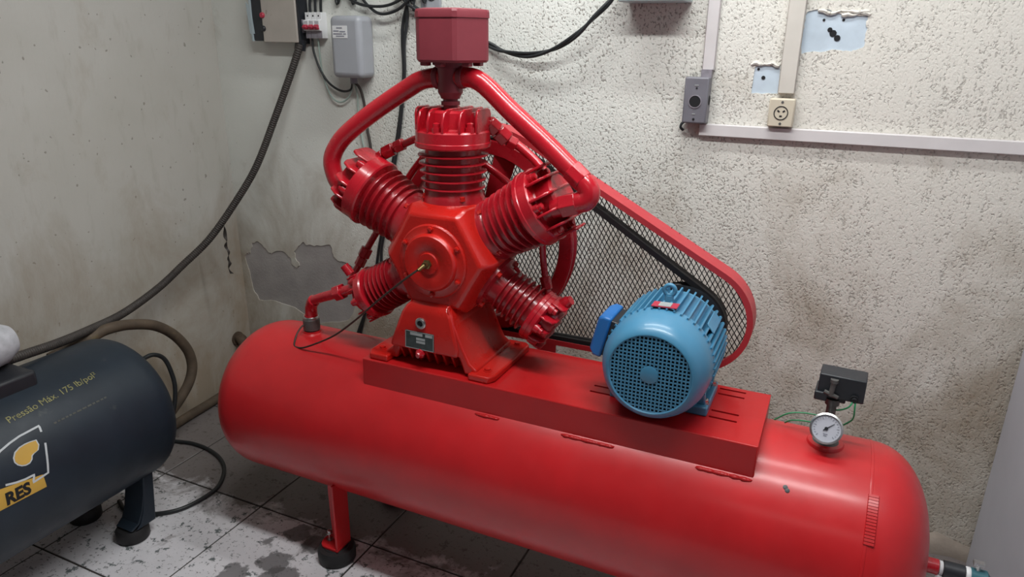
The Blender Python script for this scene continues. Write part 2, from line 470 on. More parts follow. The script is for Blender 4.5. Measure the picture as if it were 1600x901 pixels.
for poly, m_, lab in ((PATCH, 'render', 'bare grey render where plaster has fallen off'), (QP, 'blueskim', 'pale blue old paint with dark chips'), (PP, 'blueskim', 'small pale blue rectangle of old paint')):
    xs = [p[0] for p in poly]; zs = [p[1] for p in poly]
    b = NB(); bm_bounds(b, min(xs) - 0.01, max(xs) + 0.01, YW + 0.0035, YW + 0.02, min(zs) - 0.01, max(zs) + 0.01)
    mk('bare_patch', b, m_, wall_back, label=lab)
# screw holes left in the small blue patch and the lip of plaster above it
b = NB(); 
for (px, pz, r_) in ((-0.255, 1.505, 0.006), (-0.272, 1.530, 0.004)):
    bm_lathe(b, [(r_, 0), (r_, 0.002)], (px, YW + 0.002, pz), (0, 1, 0), 10)
for (px, pz, r_) in ((-0.075, 1.635, 0.010), (-0.062, 1.622, 0.009), (-0.085, 1.645, 0.007), (-0.105, 1.672, 0.004), (-0.052, 1.672, 0.004)):
    bm_lathe(b, [(r_, 0), (r_, 0.002)], (px, YW + 0.002, pz), (0, 1, 0), 9)
mk('wall_hole', b, 'hole', wall_back, kind='stuff')
b = NB()
def lip(x0, x1, z, seed):
    R = random.Random(seed); n = 9
    pts = [(x0 + (x1 - x0) * i / n, YW - 0.001, z + R.uniform(-0.004, 0.004)) for i in range(n + 1)]
    bm_tube(b, pts, lambda t: 0.0045 + 0.002 * sin(t * 9), 6, 2)
lip(-0.295, -0.212, 1.545, 1); lip(-0.125, 0.012, 1.694, 2); lip(-0.06, 0.015, 1.688, 4)
mk('plaster_lip', b, 'wall', wall_back)
b = NB(); bm_bounds(b, XL - 0.1, XR, YW + 0.02, YW + 0.1, 0, ZC)
mk('wall_core', b, 'render', wall_back)
b = NB(); bm_bounds(b, XL - 0.1, XL, YF, YW + 0.02, 0, ZC)
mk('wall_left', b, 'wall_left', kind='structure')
b = NB(); bm_bounds(b, XL - 0.1, XR, YF, YW + 0.1, ZC, ZC + 0.08)
mk('ceiling', b, 'ceil', kind='structure')
# rough mortar ledge along the foot of the back wall
b = NB(); R = random.Random(11)
secs = []
n = 60
for i in range(n + 1):
    xx = XL + (0.58 - XL) * i / n
    h = 0.045 + R.uniform(-0.012, 0.018); d = 0.030 + R.uniform(-0.008, 0.008)
    secs.append([(xx, YW + 0.002, 0.0), (xx, YW - d, 0.0), (xx, YW - d * 0.9, h * 0.6), (xx, YW - d * 0.4, h), (xx, YW + 0.002, h * 1.15)])
bm_loft(b, secs)
mk('baseboard_back', b, 'mortar', kind='structure', sharp=60)
# ceiling tube lamps
for k, (lx, ly, lz, ll) in enumerate(((-0.41, 1.10, 2.74, 1.66), (-0.55, 1.88, 2.74, 1.44))):
    t = thing('tube_lamp', ['white fluorescent tube lamp hanging below the ceiling in front of the red machine', 'white fluorescent tube lamp hanging below the ceiling close to the back wall'][k], 'lamp', (lx, ly, lz), 'tube lamps under the ceiling')
    b = NB(); bm_bounds(b, lx - ll / 2, lx + ll / 2, ly - 0.06, ly + 0.06, lz - 0.01, lz + 0.03); mk('housing', b, 'white', t, bevel=0.005)
    for dy in (-0.03, 0.03):
        b = NB(); bm_cyl(b, (lx - ll / 2 + 0.02, ly + dy, lz - 0.025), (lx + ll / 2 - 0.02, ly + dy, lz - 0.025), 0.013); mk('tube', b, 'tube', t)
    for dx in (-0.5, 0.5):
        b = NB(); bm_cyl(b, (lx + dx, ly, lz + 0.03), (lx + dx, ly, ZC), 0.004, seg=8); mk('hanger', b, 'steel', t)

# ------------------------------------------------------------------ red air compressor
YT, ZT, RT = 1.687, 0.446, 0.25
AC = thing('air_compressor', 'large red five-cylinder piston air compressor on a long horizontal tank in the middle', 'air compressor', (-0.8, YT, 0))
TX0, TX1, TD = -1.632, 0.172, 0.150
prof = []
N = 14
def head(xc, sgn):
    pts = []
    for i in range(N + 1):
        a = pi / 2 * i / N
        e = 2 / 2.25
        pts.append((RT * cos(a) ** e if i < N else 0.0, xc + sgn * TD * sin(a) ** e))
    return pts
prof = list(reversed(head(TX0, -1))) + [(RT, -1.5), (RT, -1.0), (RT, -0.5), (RT, 0.0)] + head(TX1, 1)
b = NB(); bm_lathe(b, prof, (0, YT, ZT), (1, 0, 0), 96)
tank = mk('tank', b, 'tank_red', AC, sharp=60)
def on_tank(x, ang, r=RT):      # ang measured from straight up toward the camera side
    return Vector((x, YT - r * sin(ang), ZT + r * cos(ang)))
# weld seams round the shell, with one proud stamped plate
for xx in (TX1 - 0.002,):
    b = NB(); bm_lathe(b, [(RT - 0.002, -0.005), (RT + 0.0008, -0.003), (RT + 0.0012, 0), (RT + 0.0008, 0.003), (RT - 0.002, 0.005)], (xx, YT, ZT), (1, 0, 0), 96, cap=False)
    mk('weld_seam', b, 'tank_red', tank)
b = NB()
for i in range(16):
    a0 = radians(31 + i * 1.6); x0 = 0.166; 
    A = [on_tank(x0, a0, RT + 0.0035), on_tank(x0 + 0.020, a0, RT + 0.0035), on_tank(x0 + 0.020, a0 + radians(1.3), RT + 0.0035), on_tank(x0, a0 + radians(1.3), RT + 0.0035)]
    Bq = [on_tank(x0 - 0.002, a0 - 0.003, RT - 0.002), on_tank(x0 + 0.022, a0 - 0.003, RT - 0.002), on_tank(x0 + 0.022, a0 + radians(1.3) + 0.003, RT - 0.002), on_tank(x0 - 0.002, a0 + radians(1.3) + 0.003, RT - 0.002)]
    bm_loft(b, [Bq, A])
mk('stamped_strip', b, 'tank_red', tank, label='narrow raised strip with stamped marks')
b = NB()
for (xx, ang) in ((-0.005, 38), (0.0, 39.5)):
    p = on_tank(xx, radians(ang)); bm_lathe(b, [(0.006, -0.002), (0.0055, 0.001), (0, 0.0018)], p, (p - Vector((p.x, YT, ZT))), 9)
mk('paint_chip', b, 'blackbox', tank, label='dark chip in the red paint')
# legs
def leg(xc, side):
    yl = YT + side * 0.18
    b = NB(); hw = 0.027
    zt = 0.30
    def s(y, z, t=0.006): return None
    # bent strap: upright plate then a rounded tab pointing outward (-x)
    bm_bounds(b, xc + 0.004, xc + 0.012, yl - 0.035, yl + 0.035, 0.062, zt)
    bm_prism(b, [(xc + 0.006, 0.062), (xc - 0.036, 0.062), (xc - 0.040, 0.16), (xc - 0.042, zt), (xc + 0.006, zt)], yl + 0.004, yl + 0.012, 'xz')
    tab = [(xc + 0.012, yl - 0.035), (xc + 0.012, yl + 0.035)] + [(xc - 0.040 - 0.028 * sin(pi * k / 8), yl + 0.035 * cos(pi * k / 8)) for k in range(9)]
    bm_prism(b, tab, 0.053, 0.062, 'xy')
    L = mk('leg', b, 'tank_red', AC, bevel=0.002)
    b = NB(); bm_lathe(b, [(0.055, 0), (0.060, 0.006), (0.061, 0.038), (0.056, 0.049), (0.042, 0.050), (0.040, 0.053), (0, 0.053)], (xc - 0.02, yl, 0.0), (0, 0, 1), 36)
    mk('rubber_foot', b, 'black', L, label='black round rubber foot')
    b = NB(); bm_cyl(b, (xc - 0.045, yl, 0.058), (xc - 0.045, yl, 0.095), 0.0045, seg=10); bm_bolt(b, (xc - 0.045, yl, 0.088), (0, 0, 1), 0.008, 0.010); bm_lathe(b, [(0.010, 0), (0.010, 0.003)], (xc - 0.045, yl, 0.062), (0, 0, 1), 14)
    mk('bolt', b, 'steel', L, label='shiny zinc bolt')
for xc in (-1.285, -0.25):
    for sd in (-1, 1): leg(xc, sd)

# base plate (folded channel) with adjustment slots
PX0, PX1, PY0, PY1, PZ = -1.178, -0.076, 1.537, 1.822, 0.727
slots = []
for (sx0, sx1) in ((-0.205, -0.137), (-0.515, -0.455)):
    slots += [(sx0, sx1, yy) for yy in (1.634, 1.670, 1.770, 1.802)]
def plate_bm():
    b = NB()
    xs = sorted({PX0, PX1} | {s[0] for s in slots} | {s[1] for s in slots})
    ys = sorted({PY0, PY1} | {s[2] - 0.004 for s in slots} | {s[2] + 0.004 for s in slots})
    def hole(xa, ya):
        return any(s[0] < xa < s[1] and abs(ya - s[2]) < 0.004 for s in slots)
    t = 0.005
    vg = {}
    def vt(x, y, z):
        k = (round(x, 5), round(y, 5), round(z, 5))
        if k not in vg: vg[k] = b.verts.new(k)
        return vg[k]
    for i in range(len(xs) - 1):
        for j in range(len(ys) - 1):
            xa, xb, ya, yb = xs[i], xs[i + 1], ys[j], ys[j + 1]
            if hole((xa + xb) / 2, (ya + yb) / 2):
                for (p, q) in (((xa, ya), (xb, ya)), ((xb, ya), (xb, yb)), ((xb, yb), (xa, yb)), ((xa, yb), (xa, ya))):
                    b.faces.new((vt(*p, PZ), vt(*q, PZ), vt(*q, PZ - t), vt(*p, PZ - t)))
            else:
                b.faces.new((vt(xa, ya, PZ), vt(xb, ya, PZ), vt(xb, yb, PZ), vt(xa, yb, PZ)))
                b.faces.new((vt(xa, ya, PZ - t), vt(xa, yb, PZ - t), vt(xb, yb, PZ - t), vt(xb, ya, PZ - t)))
    return b
base = mk('base_plate', plate_bm(), 'plate_red', AC)
for name, (y0, y1) in (('front_skirt', (PY0 - 0.001, PY0 + 0.005)), ('back_skirt', (PY1 - 0.005, PY1 + 0.001))):
    b = NB(); bm_bounds(b, PX0, PX1, y0, y1, 0.642, PZ + 0.0005)
    mk(name, b, 'plate_red', base, bevel=0.003)
for xx in (PX0 + 0.003, PX1 - 0.003):
    b = NB(); bm_bounds(b, xx - 0.003, xx + 0.003, PY0 + 0.004, PY1 - 0.004, 0.660, PZ - 0.004)
    mk('end_skirt', b, 'plate_red', base)
def weld(xa, xb):
    b = NB(); R = random.Random(int(xa * 100)); n = max(3, int((xb - xa) / 0.007))
    for i in range(n):
        xx = xa + (xb - xa) * (i + 0.5) / n
        p = Vector((xx, PY0 - 0.006, 0.643 - 0.003)) 
        bmesh.ops.create_icosphere(b, subdivisions=1, radius=0.009 + R.uniform(-0.002, 0.002), matrix=Matrix.Translation(p) @ Matrix.Diagonal((1.5, 0.8, 0.45, 1)))
    mk('weld_bead', b, 'plate_red', base, sharp=80)
for xa, xb in ((-0.80, -0.74), (-0.55, -0.42), (-0.20, -0.085)): weld(xa, xb)

# ---- pump: crankcase
CX, CZ = -0.957, 1.04
def hexs(R_, y):
    return [(CX + R_ * cos(radians(60 * k)), y, CZ + R_ * sin(radians(60 * k))) for k in range(6)]
b = NB(); bm_loft(b, [hexs(0.143, 1.579), hexs(0.169, 1.612), hexs(0.169, 1.765), hexs(0.14, 1.795)])
crank = mk('crankcase', b, 'cast_red', AC, bevel=0.007, seg=3)
b = NB()
bm_lathe(b, [(0.103, 0.0), (0.103, 0.006), (0.099, 0.010), (0.084, 0.011), (0.080, 0.014), (0.079, 0.022), (0.074, 0.027), (0.045, 0.029), (0.040, 0.026), (0.030, 0.026), (0.028, 0.030), (0, 0.030)], (CX, 1.582, CZ), (0, -1, 0), 64)
cover = mk('front_cover', b, 'cast_red', crank)
for k in range(6):
    a = radians(60 * k + 30)
    b = NB(); bm_bolt(b, (CX + 0.092 * cos(a), 1.572, CZ + 0.092 * sin(a)), (0, -1, 0), 0.007, 0.008); mk('bolt', b, 'cast_red', crank)
b = NB()
bm_lathe(b, [(0.013, 0), (0.013, 0.010), (0.009, 0.012), (0.009, 0.022)], (CX, 1.555, CZ), (0, -1, 0), 6)
bm_cyl(b, (CX, 1.535, CZ), (-0.966, 1.518, 1.030), 0.0065, 0.0045, 12)
mk('brass_fitting', b, 'brass', crank, label='small brass fitting at the centre of the cover')
# pedestal
b = NB()
def rect(z, x0, x1, y0, y1): return [(x0, y0, z), (x1, y0, z), (x1, y1, z), (x0, y1, z)]
bm_loft(b, [rect(0.778, CX - 0.137, CX + 0.085, 1.553, 1.80), rect(0.80, CX - 0.130, CX + 0.088, 1.553, 1.80), rect(0.888, CX - 0.094, CX + 0.068, 1.555, 1.79), rect(0.908, CX - 0.082, CX + 0.058, 1.562, 1.785), rect(0.920, CX - 0.072, CX + 0.050, 1.580, 1.78), rect(0.94, CX - 0.066, CX + 0.045, 1.61, 1.78)])
ped = mk('pedestal', b, 'cast_red', AC, bevel=0.010, seg=3)
b = NB()
fl = lambda m: [(CX - 0.01 + m * (p[0]), p[1]) for p in ((0.060, 0.925), (0.086, 0.86), (0.112, 0.80), (0.128, 0.768), (0.150, 0.752), (0.150, 0.735), (0.112, 0.735), (0.098, 0.778), (0.05, 0.80))]
bm_prism(b, fl(1), 1.560, 1.79, 'xz'); bm_prism(b, fl(-1), 1.570, 1.79, 'xz')
mk('pedestal_flare', b, 'cast_red', ped, bevel=0.006, seg=3)
for m in (-1, 1):
    b = NB(); xa = CX - 0.01
    pl = [(xa + m * 0.130, 1.545), (xa + m * 0.190, 1.545), (xa + m * 0.204, 1.568), (xa + m * 0.204, 1.80), (xa + m * 0.19, 1.815), (xa + m * 0.130, 1.815)]
    bm_prism(b, pl, PZ + 0.0002, PZ + 0.020, 'xy')
    f = mk('mounting_foot', b, 'cast_red', ped, bevel=0.005, seg=3)
    for yy in (1.585, 1.785):
        b = NB(); bm_bolt(b, (xa + m * 0.172, yy, PZ + 0.02), (0, 0, 1), 0.009, 0.008)
        mk('foot_bolt', b, 'cast_red', ped)
b = NB(); bm_bounds(b, CX - 0.125, CX + 0.105, 1.612, 1.79, PZ + 0.001, 0.785)
mk('sump', b, 'cast_red', ped, bevel=0.004)
for i in range(8):
    xx = CX - 0.110 + i * 0.028
    b = NB(); bm_prism(b, [(1.563, 0.785), (1.615, 0.785), (1.615, 0.733), (1.590, 0.733)], xx - 0.004, xx + 0.004, 'yz')
    mk('sump_fin', b, 'cast_red', ped, bevel=0.002, seg=1)
b = NB(); bm_lathe(b, [(0.0165, -0.010), (0.0165, 0.006), (0.014, 0.008), (0.009, 0.008), (0.0085, 0.002), (0, 0.002)], (-0.985, 1.556, 0.865), (0, -1, 0), 28)
sg = mk('sight_glass', b, 'steel', ped, label='silver rimmed oil sight glass')
b = NB(); bm_lathe(b, [(0.0088, 0.0), (0.0088, 0.0035), (0, 0.0035)], (-0.985, 1.556, 0.865), (0, -1, 0), 20); mk('glass', b, 'hole', ped, label='dark oil sight window')
b = NB(); bm_lathe(b, [(0.014, 0), (0.014, 0.010), (0.010, 0.013), (0.007, 0.021), (0, 0.022)], (-0.988, 1.556, 0.776), (0, -1, -0.15), 8); mk('drain_plug', b, 'pipe_red', ped)
# rating plate, tilted with the pedestal face
pm = Matrix.Translation((-0.990, 1.5525, 0.812)) @ Matrix.Rotation(radians(-3), 4, 'X')
b = NB(); bm_box(b, (0, 0, 0), (0.092, 0.003, 0.052), pm); npl = mk('rating_plate', b, 'plate', ped, label='dark metal rating plate with silver fields')
b = NB(); 
for (dx, dz, w_, h_) in ((-0.010, 0.018, 0.040, 0.008), (0.030, 0.018, 0.022, 0.008), (0.004, 0.005, 0.028, 0.0065), (0.004, -0.004, 0.028, 0.0065), (0.0, 0.0245, 0.09, 0.0012), (0.0, -0.0245, 0.09, 0.0012), (-0.0448, 0, 0.0012, 0.05), (0.0448, 0, 0.0012, 0.05)):
    bm_box(b, (dx, -0.0018, dz), (w_, 0.0012, h_), pm)
mk('plate_field', b, 'plate_lite', ped)

# ---- cylinders
def head_fin_bm(t, hs, z0, z1, th=0.006):
    hl = max(hs * 0.42, sqrt(max(0.0, (hs * 1.02) ** 2 - t * t)))
    c = min(hl * 0.42, 0.032)
    b = NB()
    poly = [(-hl, z0), (hl, z0), (hl, z1 - c), (hl - c * 0.35, z1 - c * 0.25), (hl - c, z1), (-hl + c, z1), (-hl + c * 0.35, z1 - c * 0.25), (-hl, z1 - c)]
    bm_prism(b, poly, t - th / 2, t + th / 2, 'yz')
    return b
def pump_cylinder(theta, yc, big, name_label, ext=0.0, gr=1.0):
    S = dict(fl=0.086, br=0.076, f0=0.096, f1=0.087, z0=0.148, zf=0.292, zh=0.338, z1=0.396, hr=0.103, hs=0.098, nf=5, fz0=0.184, fz1=0.272) if big else \
        dict(fl=0.076, br=0.050, f0=0.065, f1=0.063, z0=0.146, zf=0.280, zh=0.312, z1=0.352, hr=0.071, hs=0.068, nf=6, fz0=0.180, fz1=0.262)
    for k_ in ('zf', 'zh', 'z1', 'fz0', 'fz1'): S[k_] += ext
    for k_ in ('fl', 'br', 'f0', 'f1', 'hr', 'hs'): S[k_] *= gr
    b = NB()
    bm_lathe(b, [(S['fl'], S['z0'] - 0.03), (S['fl'], S['z0'] + 0.010), (S['br'] + 0.006, S['z0'] + 0.016), (S['br'] + 0.002, S['fz0']), (S['br'], S['zf'] + 0.002)], seg=48)
    cyl = mk('cylinder', b, 'cyl_red' if theta != 1 else 'cyl_red', None, label=name_label)
    cyl.matrix_basis = Matrix.Translation((CX, yc, CZ)) @ Matrix.Rotation(radians(90 - theta), 4, 'Y')
    W0 = cyl.matrix_basis.copy(); cyl.parent = AC; cyl.matrix_parent_inverse = Matrix.Translation(-Vector(AC.location))
    for i in range(S['nf']):
        f = i / (S['nf'] - 1); r = S['f1'] + (S['f0'] - S['f1']) * f; z = S['fz0'] + (S['fz1'] - S['fz0']) * f
        b = NB(); bm_lathe(b, [(S['br'] - 0.004, -0.004), (r - 0.002, -0.0022), (r, -0.001), (r, 0.001), (r - 0.002, 0.0022), (S['br'] - 0.004, 0.004)], (0, 0, z), seg=56)
        o = mk('cooling_fin', b, 'cyl_red'); o.parent = cyl
    b = NB()
    hr = S['hr']
    bm_lathe(b, [(hr - 0.004, S['zf']), (hr, S['zf'] + 0.004), (hr, S['zf'] + 0.014), (hr - 0.002, S['zf'] + 0.016), (hr - 0.002, S['zh'] - 0.004), (hr - 0.006, S['zh']), (hr * 0.72, S['zh'] + 0.002), (hr * 0.68, S['zh'] + 0.006), (hr * 0.64, S['z1'] - 0.012), (hr * 0.58, S['z1'] - 0.006), (0, S['z1'] - 0.006)], seg=48)
    hd = mk('cylinder_head', b, 'pipe_red'); hd.parent = cyl
    ts = (-0.93, -0.62, -0.22, 0.22, 0.62, 0.93) if big else (-0.95, -0.48, 0.0, 0.48, 0.95)
    for t in ts:
        o = mk('head_fin', head_fin_bm(t * S['hs'], S['hs'], S['zh'] - 0.004, S['z1'], 0.007 if big else 0.006), 'pipe_red', bevel=0.002, seg=1); o.parent = cyl
    for k in range(6):
        a = radians(60 * k + 30); rr = hr * 0.84
        b = NB(); bm_lathe(b, [(0.013, -0.002), (0.013, 0.012), (0.0095, 0.012), (0.0095, 0.022), (0.006, 0.024), (0, 0.025)], (rr * cos(a), rr * sin(a), S['zh']), seg=10)
        o = mk('head_bolt', b, 'pipe_red'); o.parent = cyl
    for k in range(4):
        b = NB(); a = radians(90 * k + 45); rr = S['fl'] * 0.93
        bm_bolt(b, (rr * cos(a), rr * sin(a), S['z0'] + 0.010), (0, 0, 1), 0.008, 0.010)
        o = mk('flange_nut', b, 'cast_red'); o.parent = cyl
    return cyl
pump_cylinder(90, 1.70, True, 'upright cylinder under the air filter')
pump_cylinder(152.5, 1.70, True, 'upper left cylinder with finned head')
pump_cylinder(30.5, 1.70, True, 'upper right cylinder with finned head', -0.012)
pump_cylinder(211, 1.685, False, 'small lower left cylinder', 0.022, 1.12)
pump_cylinder(-30, 1.70, False, 'small lower right cylinder', 0.010, 1.08)

# ---- air filter and intake pipes
FX_, FY_ = -0.951, 1.69
b = NB()
ang0 = atan2(-1.69, 0.951) + radians(4)
def hexf(R_, z):
    pts = []
    for k in range(6):
        a = ang0 + 2 * pi * k / 6
        for d in (-0.16, -0.06, 0.06, 0.16):
            rr = R_ * (1 - 0.035 * (1 - (d / 0.16) ** 2) * 0 ) * (0.965 if abs(d) < 0.1 else 0.925)
            pts.append((FX_ + rr * cos(a + d), FY_ + rr * sin(a + d), z))
    return pts
bm_loft(b, [hexf(0.099, 1.550), hexf(0.104, 1.556), hexf(0.104, 1.655), hexf(0.1065, 1.656), hexf(0.1065, 1.670), hexf(0.104, 1.675), hexf(0.08, 1.678)])
filt = mk('air_filter', b, 'filter_red', AC, sharp=25, label='dull red six-sided air filter can on top')
for k in range(6):
    b = NB(); a = ang0 + 2 * pi * (k + 0.5) / 6
    bm_box(b, (FX_ + 0.068 * cos(a), FY_ + 0.068 * sin(a), 1.546), (0.022, 0.022, 0.012))
    mk('filter_clip', b, 'filter_red', filt, bevel=0.003)
b = NB()
bm_lathe(b, [(0.037, 1.555), (0.037, 1.536), (0.033, 1.535), (0.033, 1.474), (0.027, 1.464), (0.025, 1.458), (0.0195, 1.457), (0.0195, 1.452), (0.025, 1.451), (0.025, 1.442), (0.0195, 1.441), (0.0195, 1.425)], (FX_ - 0.006, FY_, 0), (0, 0, 1), 28)
mk('filter_neck', b, 'filter_red', filt, sharp=15)
PR = 0.0255
b = NB(); bm_tube(b, [(-0.957, 1.69, 1.511), (-1.012, 1.69, 1.508), (-1.048, 1.69, 1.500), (-1.083, 1.69, 1.482), (-1.186, 1.685, 1.421), (-1.270, 1.675, 1.362), (-1.317, 1.67, 1.318), (-1.340, 1.665, 1.270), (-1.328, 1.662, 1.220), (-1.30, 1.66, 1.19)], PR, 20, 8)
ip = mk('intake_pipe', b, 'pipe_red', AC, label='thick red intake pipe bending down to the left')
b = NB(); bm_tube(b, [(-0.950, 1.69, 1.511), (-0.905, 1.69, 1.513), (-0.875, 1.69, 1.506), (-0.842, 1.69, 1.485), (-0.774, 1.68, 1.433), (-0.68, 1.67, 1.365), (-0.606, 1.66, 1.308), (-0.572, 1.655, 1.281)], PR, 20, 8)
ip2 = mk('intake_pipe', b, 'pipe_red', AC, label='thick red intake pipe sloping down to the right')
b = NB(); bm_cyl(b, (-0.600, 1.66, 1.3035), (-0.566, 1.654, 1.277), 0.030, seg=8); mk('pipe_nut', b, 'pipe_red', ip2, bevel=0.002)
b = NB(); bm_tube(b, [(-0.575, 1.655, 1.284), (-0.558, 1.652, 1.270), (-0.548, 1.650, 1.252), (-0.555, 1.648, 1.234), (-0.575, 1.647, 1.226), (-0.640, 1.65, 1.205)], 0.027, 20, 6); mk('elbow', b, 'pipe_red', ip2)
b = NB(); bm_cyl(b, (-0.575, 1.647, 1.226), (-0.618, 1.648, 1.212), 0.031, seg=6); mk('pipe_nut', b, 'pipe_red', ip2, bevel=0.002)
for (p0, p1) in (((-1.000, 1.69, 1.5085), (-0.985, 1.69, 1.5100)), ((-0.928, 1.69, 1.5125), (-0.913, 1.69, 1.513))):
    b = NB(); bm_cyl(b, p0, p1, 0.029, seg=20); mk('pipe_collar', b, 'filter_red', filt, bevel=0.002)

# ---- intercooler tubes
def ic(pts, r, nuts, lab=None, seg=14):
    b = NB(); bm_tube(b, pts, r, seg, 6)
    o = mk('cooling_tube', b, 'pipe_red', AC, label=lab)
    for (p0, p1, rr) in nuts:
        b = NB(); bm_cyl(b, p0, p1, rr, seg=6); mk('tube_nut', b, 'pipe_red', o, bevel=0.002, seg=1)
    return o
ic([(-1.03, 1.72, 1.358), (-1.101, 1.75, 1.339), (-1.183, 1.75, 1.303), (-1.235, 1.735, 1.275), (-1.262, 1.70, 1.255)], 0.0105, [((-1.150, 1.752, 1.320), (-1.176, 1.751, 1.308), 0.019), ((-1.183, 1.750, 1.304), (-1.213, 1.744, 1.289), 0.021), ((-1.215, 1.74, 1.287), (-1.24, 1.73, 1.27), 0.016)])
ic([(-1.06, 1.78, 1.325), (-1.105, 1.78, 1.277), (-1.151, 1.78, 1.222), (-1.212, 1.78, 1.129), (-1.268, 1.77, 1.045), (-1.299, 1.75, 0.984), (-1.314, 1.73, 0.942), (-1.325, 1.70, 0.90), (-1.31, 1.67, 0.87)], 0.0105, [((-1.297, 1.752, 0.990), (-1.308, 1.742, 0.962), 0.020), ((-1.308, 1.741, 0.960), (-1.316, 1.728, 0.935), 0.017)])
ic([(-0.90, 1.70, 1.40), (-0.873, 1.74, 1.398), (-0.843, 1.77, 1.36), (-0.804, 1.79, 1.333), (-0.746, 1.79, 1.29), (-0.696, 1.77, 1.245), (-0.664, 1.72, 1.231)], 0.0125, [((-0.872, 1.742, 1.396), (-0.855, 1.758, 1.376), 0.024), ((-0.852, 1.762, 1.372), (-0.832, 1.775, 1.350), 0.026), ((-0.830, 1.777, 1.348), (-0.81, 1.788, 1.336), 0.019)])
ic([(-0.66, 1.70, 1.13), (-0.700, 1.735, 1.10), (-0.708, 1.75, 1.06), (-0.704, 1.755, 1.003), (-0.688, 1.745, 0.945), (-0.668, 1.72, 0.905), (-0.655, 1.70, 0.88)], 0.0095, [((-0.70, 1.752, 0.985), (-0.690, 1.746, 0.950), 0.016)])
ic([(-1.00, 1.77, 1.315), (-0.945, 1.785, 1.295), (-0.905, 1.79, 1.272), (-0.86, 1.79, 1.246), (-0.825, 1.785, 1.222), (-0.79, 1.76, 1.19)], 0.0105, [])
b = NB(); bm_tube(b, [(-0.655, 1.71, 0.905), (-0.625, 1.71, 0.930), (-0.605, 1.71, 0.944)], lambda t: 0.017 if t < 0.8 else 0.013, 14, 4); mk('relief_plug', b, 'pipe_red', AC, label='short capped stub on lower right cylinder head')
b = NB(); bm_tube(b, [(-1.30, 1.665, 0.93), (-1.32, 1.662, 0.955)], 0.014, 10, 0); mk('relief_plug', b, 'pipe_red', AC)

# ---- discharge pipe, check valve and capillary
b = NB(); bm_tube(b, [(-1.270, 1.66, 0.892), (-1.307, 1.66, 0.880), (-1.37, 1.66, 0.854), (-1.432, 1.67, 0.829), (-1.462, 1.676, 0.812), (-1.480, 1.683, 0.786), (-1.485, 1.687, 0.756), (-1.486, 1.687, 0.745)], lambda t: 0.0155 if t < 0.55 else 0.0195, 18, 8)
dp = mk('discharge_pipe', b, 'pipe_red', AC, label='red pipe with elbow running down to the tank')
b = NB(); bm_cyl(b, (-1.330, 1.66, 0.871), (-1.356, 1.66, 0.860), 0.026, seg=6); mk('pipe_nut', b, 'pipe_red', dp, bevel=0.002)
b = NB(); bm_lathe(b, [(0.0215, 0.757), (0.0215, 0.752), (0.0195, 0.751), (0.0195, 0.746)], (-1.487, 1.687, 0), (0, 0, 1), 20); mk('pipe_collar', b, 'pipe_red', dp)
b = NB(); bm_lathe(b, [(0.020, 0.7535), (0.024, 0.7525), (0.024, 0.746), (0.0275, 0.744), (0.0275, 0.709), (0.024, 0.706), (0.022, 0.700), (0.022, 0.688)], (-1.488, 1.687, 0), (0, 0, 1), 12)
cv = mk('check_valve', b, 'valve', AC, label='grey metal check valve on a round tank boss')
b = NB(); bm_lathe(b, [(0.024, 0.754), (0.0255, 0.752), (0.0255, 0.746), (0.024, 0.745)], (-1.488, 1.687, 0), (0, 0, 1), 24); mk('valve_ring', b, 'steel', cv)
b = NB(); bm_lathe(b, [(0.042, 0.680), (0.042, 0.690), (0.030, 0.7), (0.030, 0.704), (0, 0.704)], (-1.488, 1.687, 0), (0, 0, 1), 28); mk('tank_boss', b, 'tank_red', cv)
b = NB(); bm_tube(b, [(CX - 0.006, 1.527, 1.035), (-1.008, 1.512, 0.999), (-1.108, 1.528, 0.918), (-1.218, 1.56, 0.827), (-1.316, 1.58, 0.754), (-1.428, 1.59, 0.694), (-1.476, 1.598, 0.679), (-1.494, 1.606, 0.683), (-1.503, 1.63, 0.705), (-1.502, 1.655, 0.724), (-1.492, 1.672, 0.730), (-1.480, 1.682, 0.730)], 0.0029, 8, 8)
mk('unloader_tube', b, 'copper', AC, label='thin bent copper tube from the cover to the check valve')

# ---- flywheel
FWY0, FWY1, FR = 1.862, 1.908, 0.295
b = NB()
prof = [(FR - 0.040, 0), (FR - 0.004, 0), (FR, 0.004), (FR, 0.010), (FR - 0.008, 0.017), (FR, 0.022), (FR - 0.008, 0.029), (FR, 0.035), (FR, 0.042), (FR - 0.004, 0.046), (FR - 0.040, 0.046), (FR - 0.044, 0.040), (FR - 0.044, 0.006), (FR - 0.040, 0)]
bm_lathe(b, prof, (CX, FWY0, CZ), (0, 1, 0), 96, cap=False)
fw = mk('flywheel', b, 'cyl_red', AC, label='big red spoked flywheel behind the pump')
b = NB(); bm_cyl(b, (CX, 1.79, CZ), (CX, 1.915, CZ), 0.05, seg=28); mk('hub', b, 'cyl_red', fw)
for k in range(6):
    a = radians(60 * k + 14)
    Mk = Matrix.Translation((CX, (FWY0 + FWY1) / 2, CZ)) @ Matrix.Rotation(-a, 4, 'Y') @ Matrix.Rotation(radians(28), 4, 'X')
    b = NB(); bm_loft(b, [[Mk @ Vector(p) for p in ((0.04, -0.006, -0.026), (0.04, 0.006, -0.026), (0.04, 0.006, 0.026), (0.04, -0.006, 0.026))], [Mk @ Vector(p) for p in ((0.258, -0.006, -0.034), (0.258, 0.006, -0.034), (0.258, 0.006, 0.034), (0.258, -0.006, 0.034))]])
    mk('spoke', b, 'cyl_red', fw, bevel=0.003)

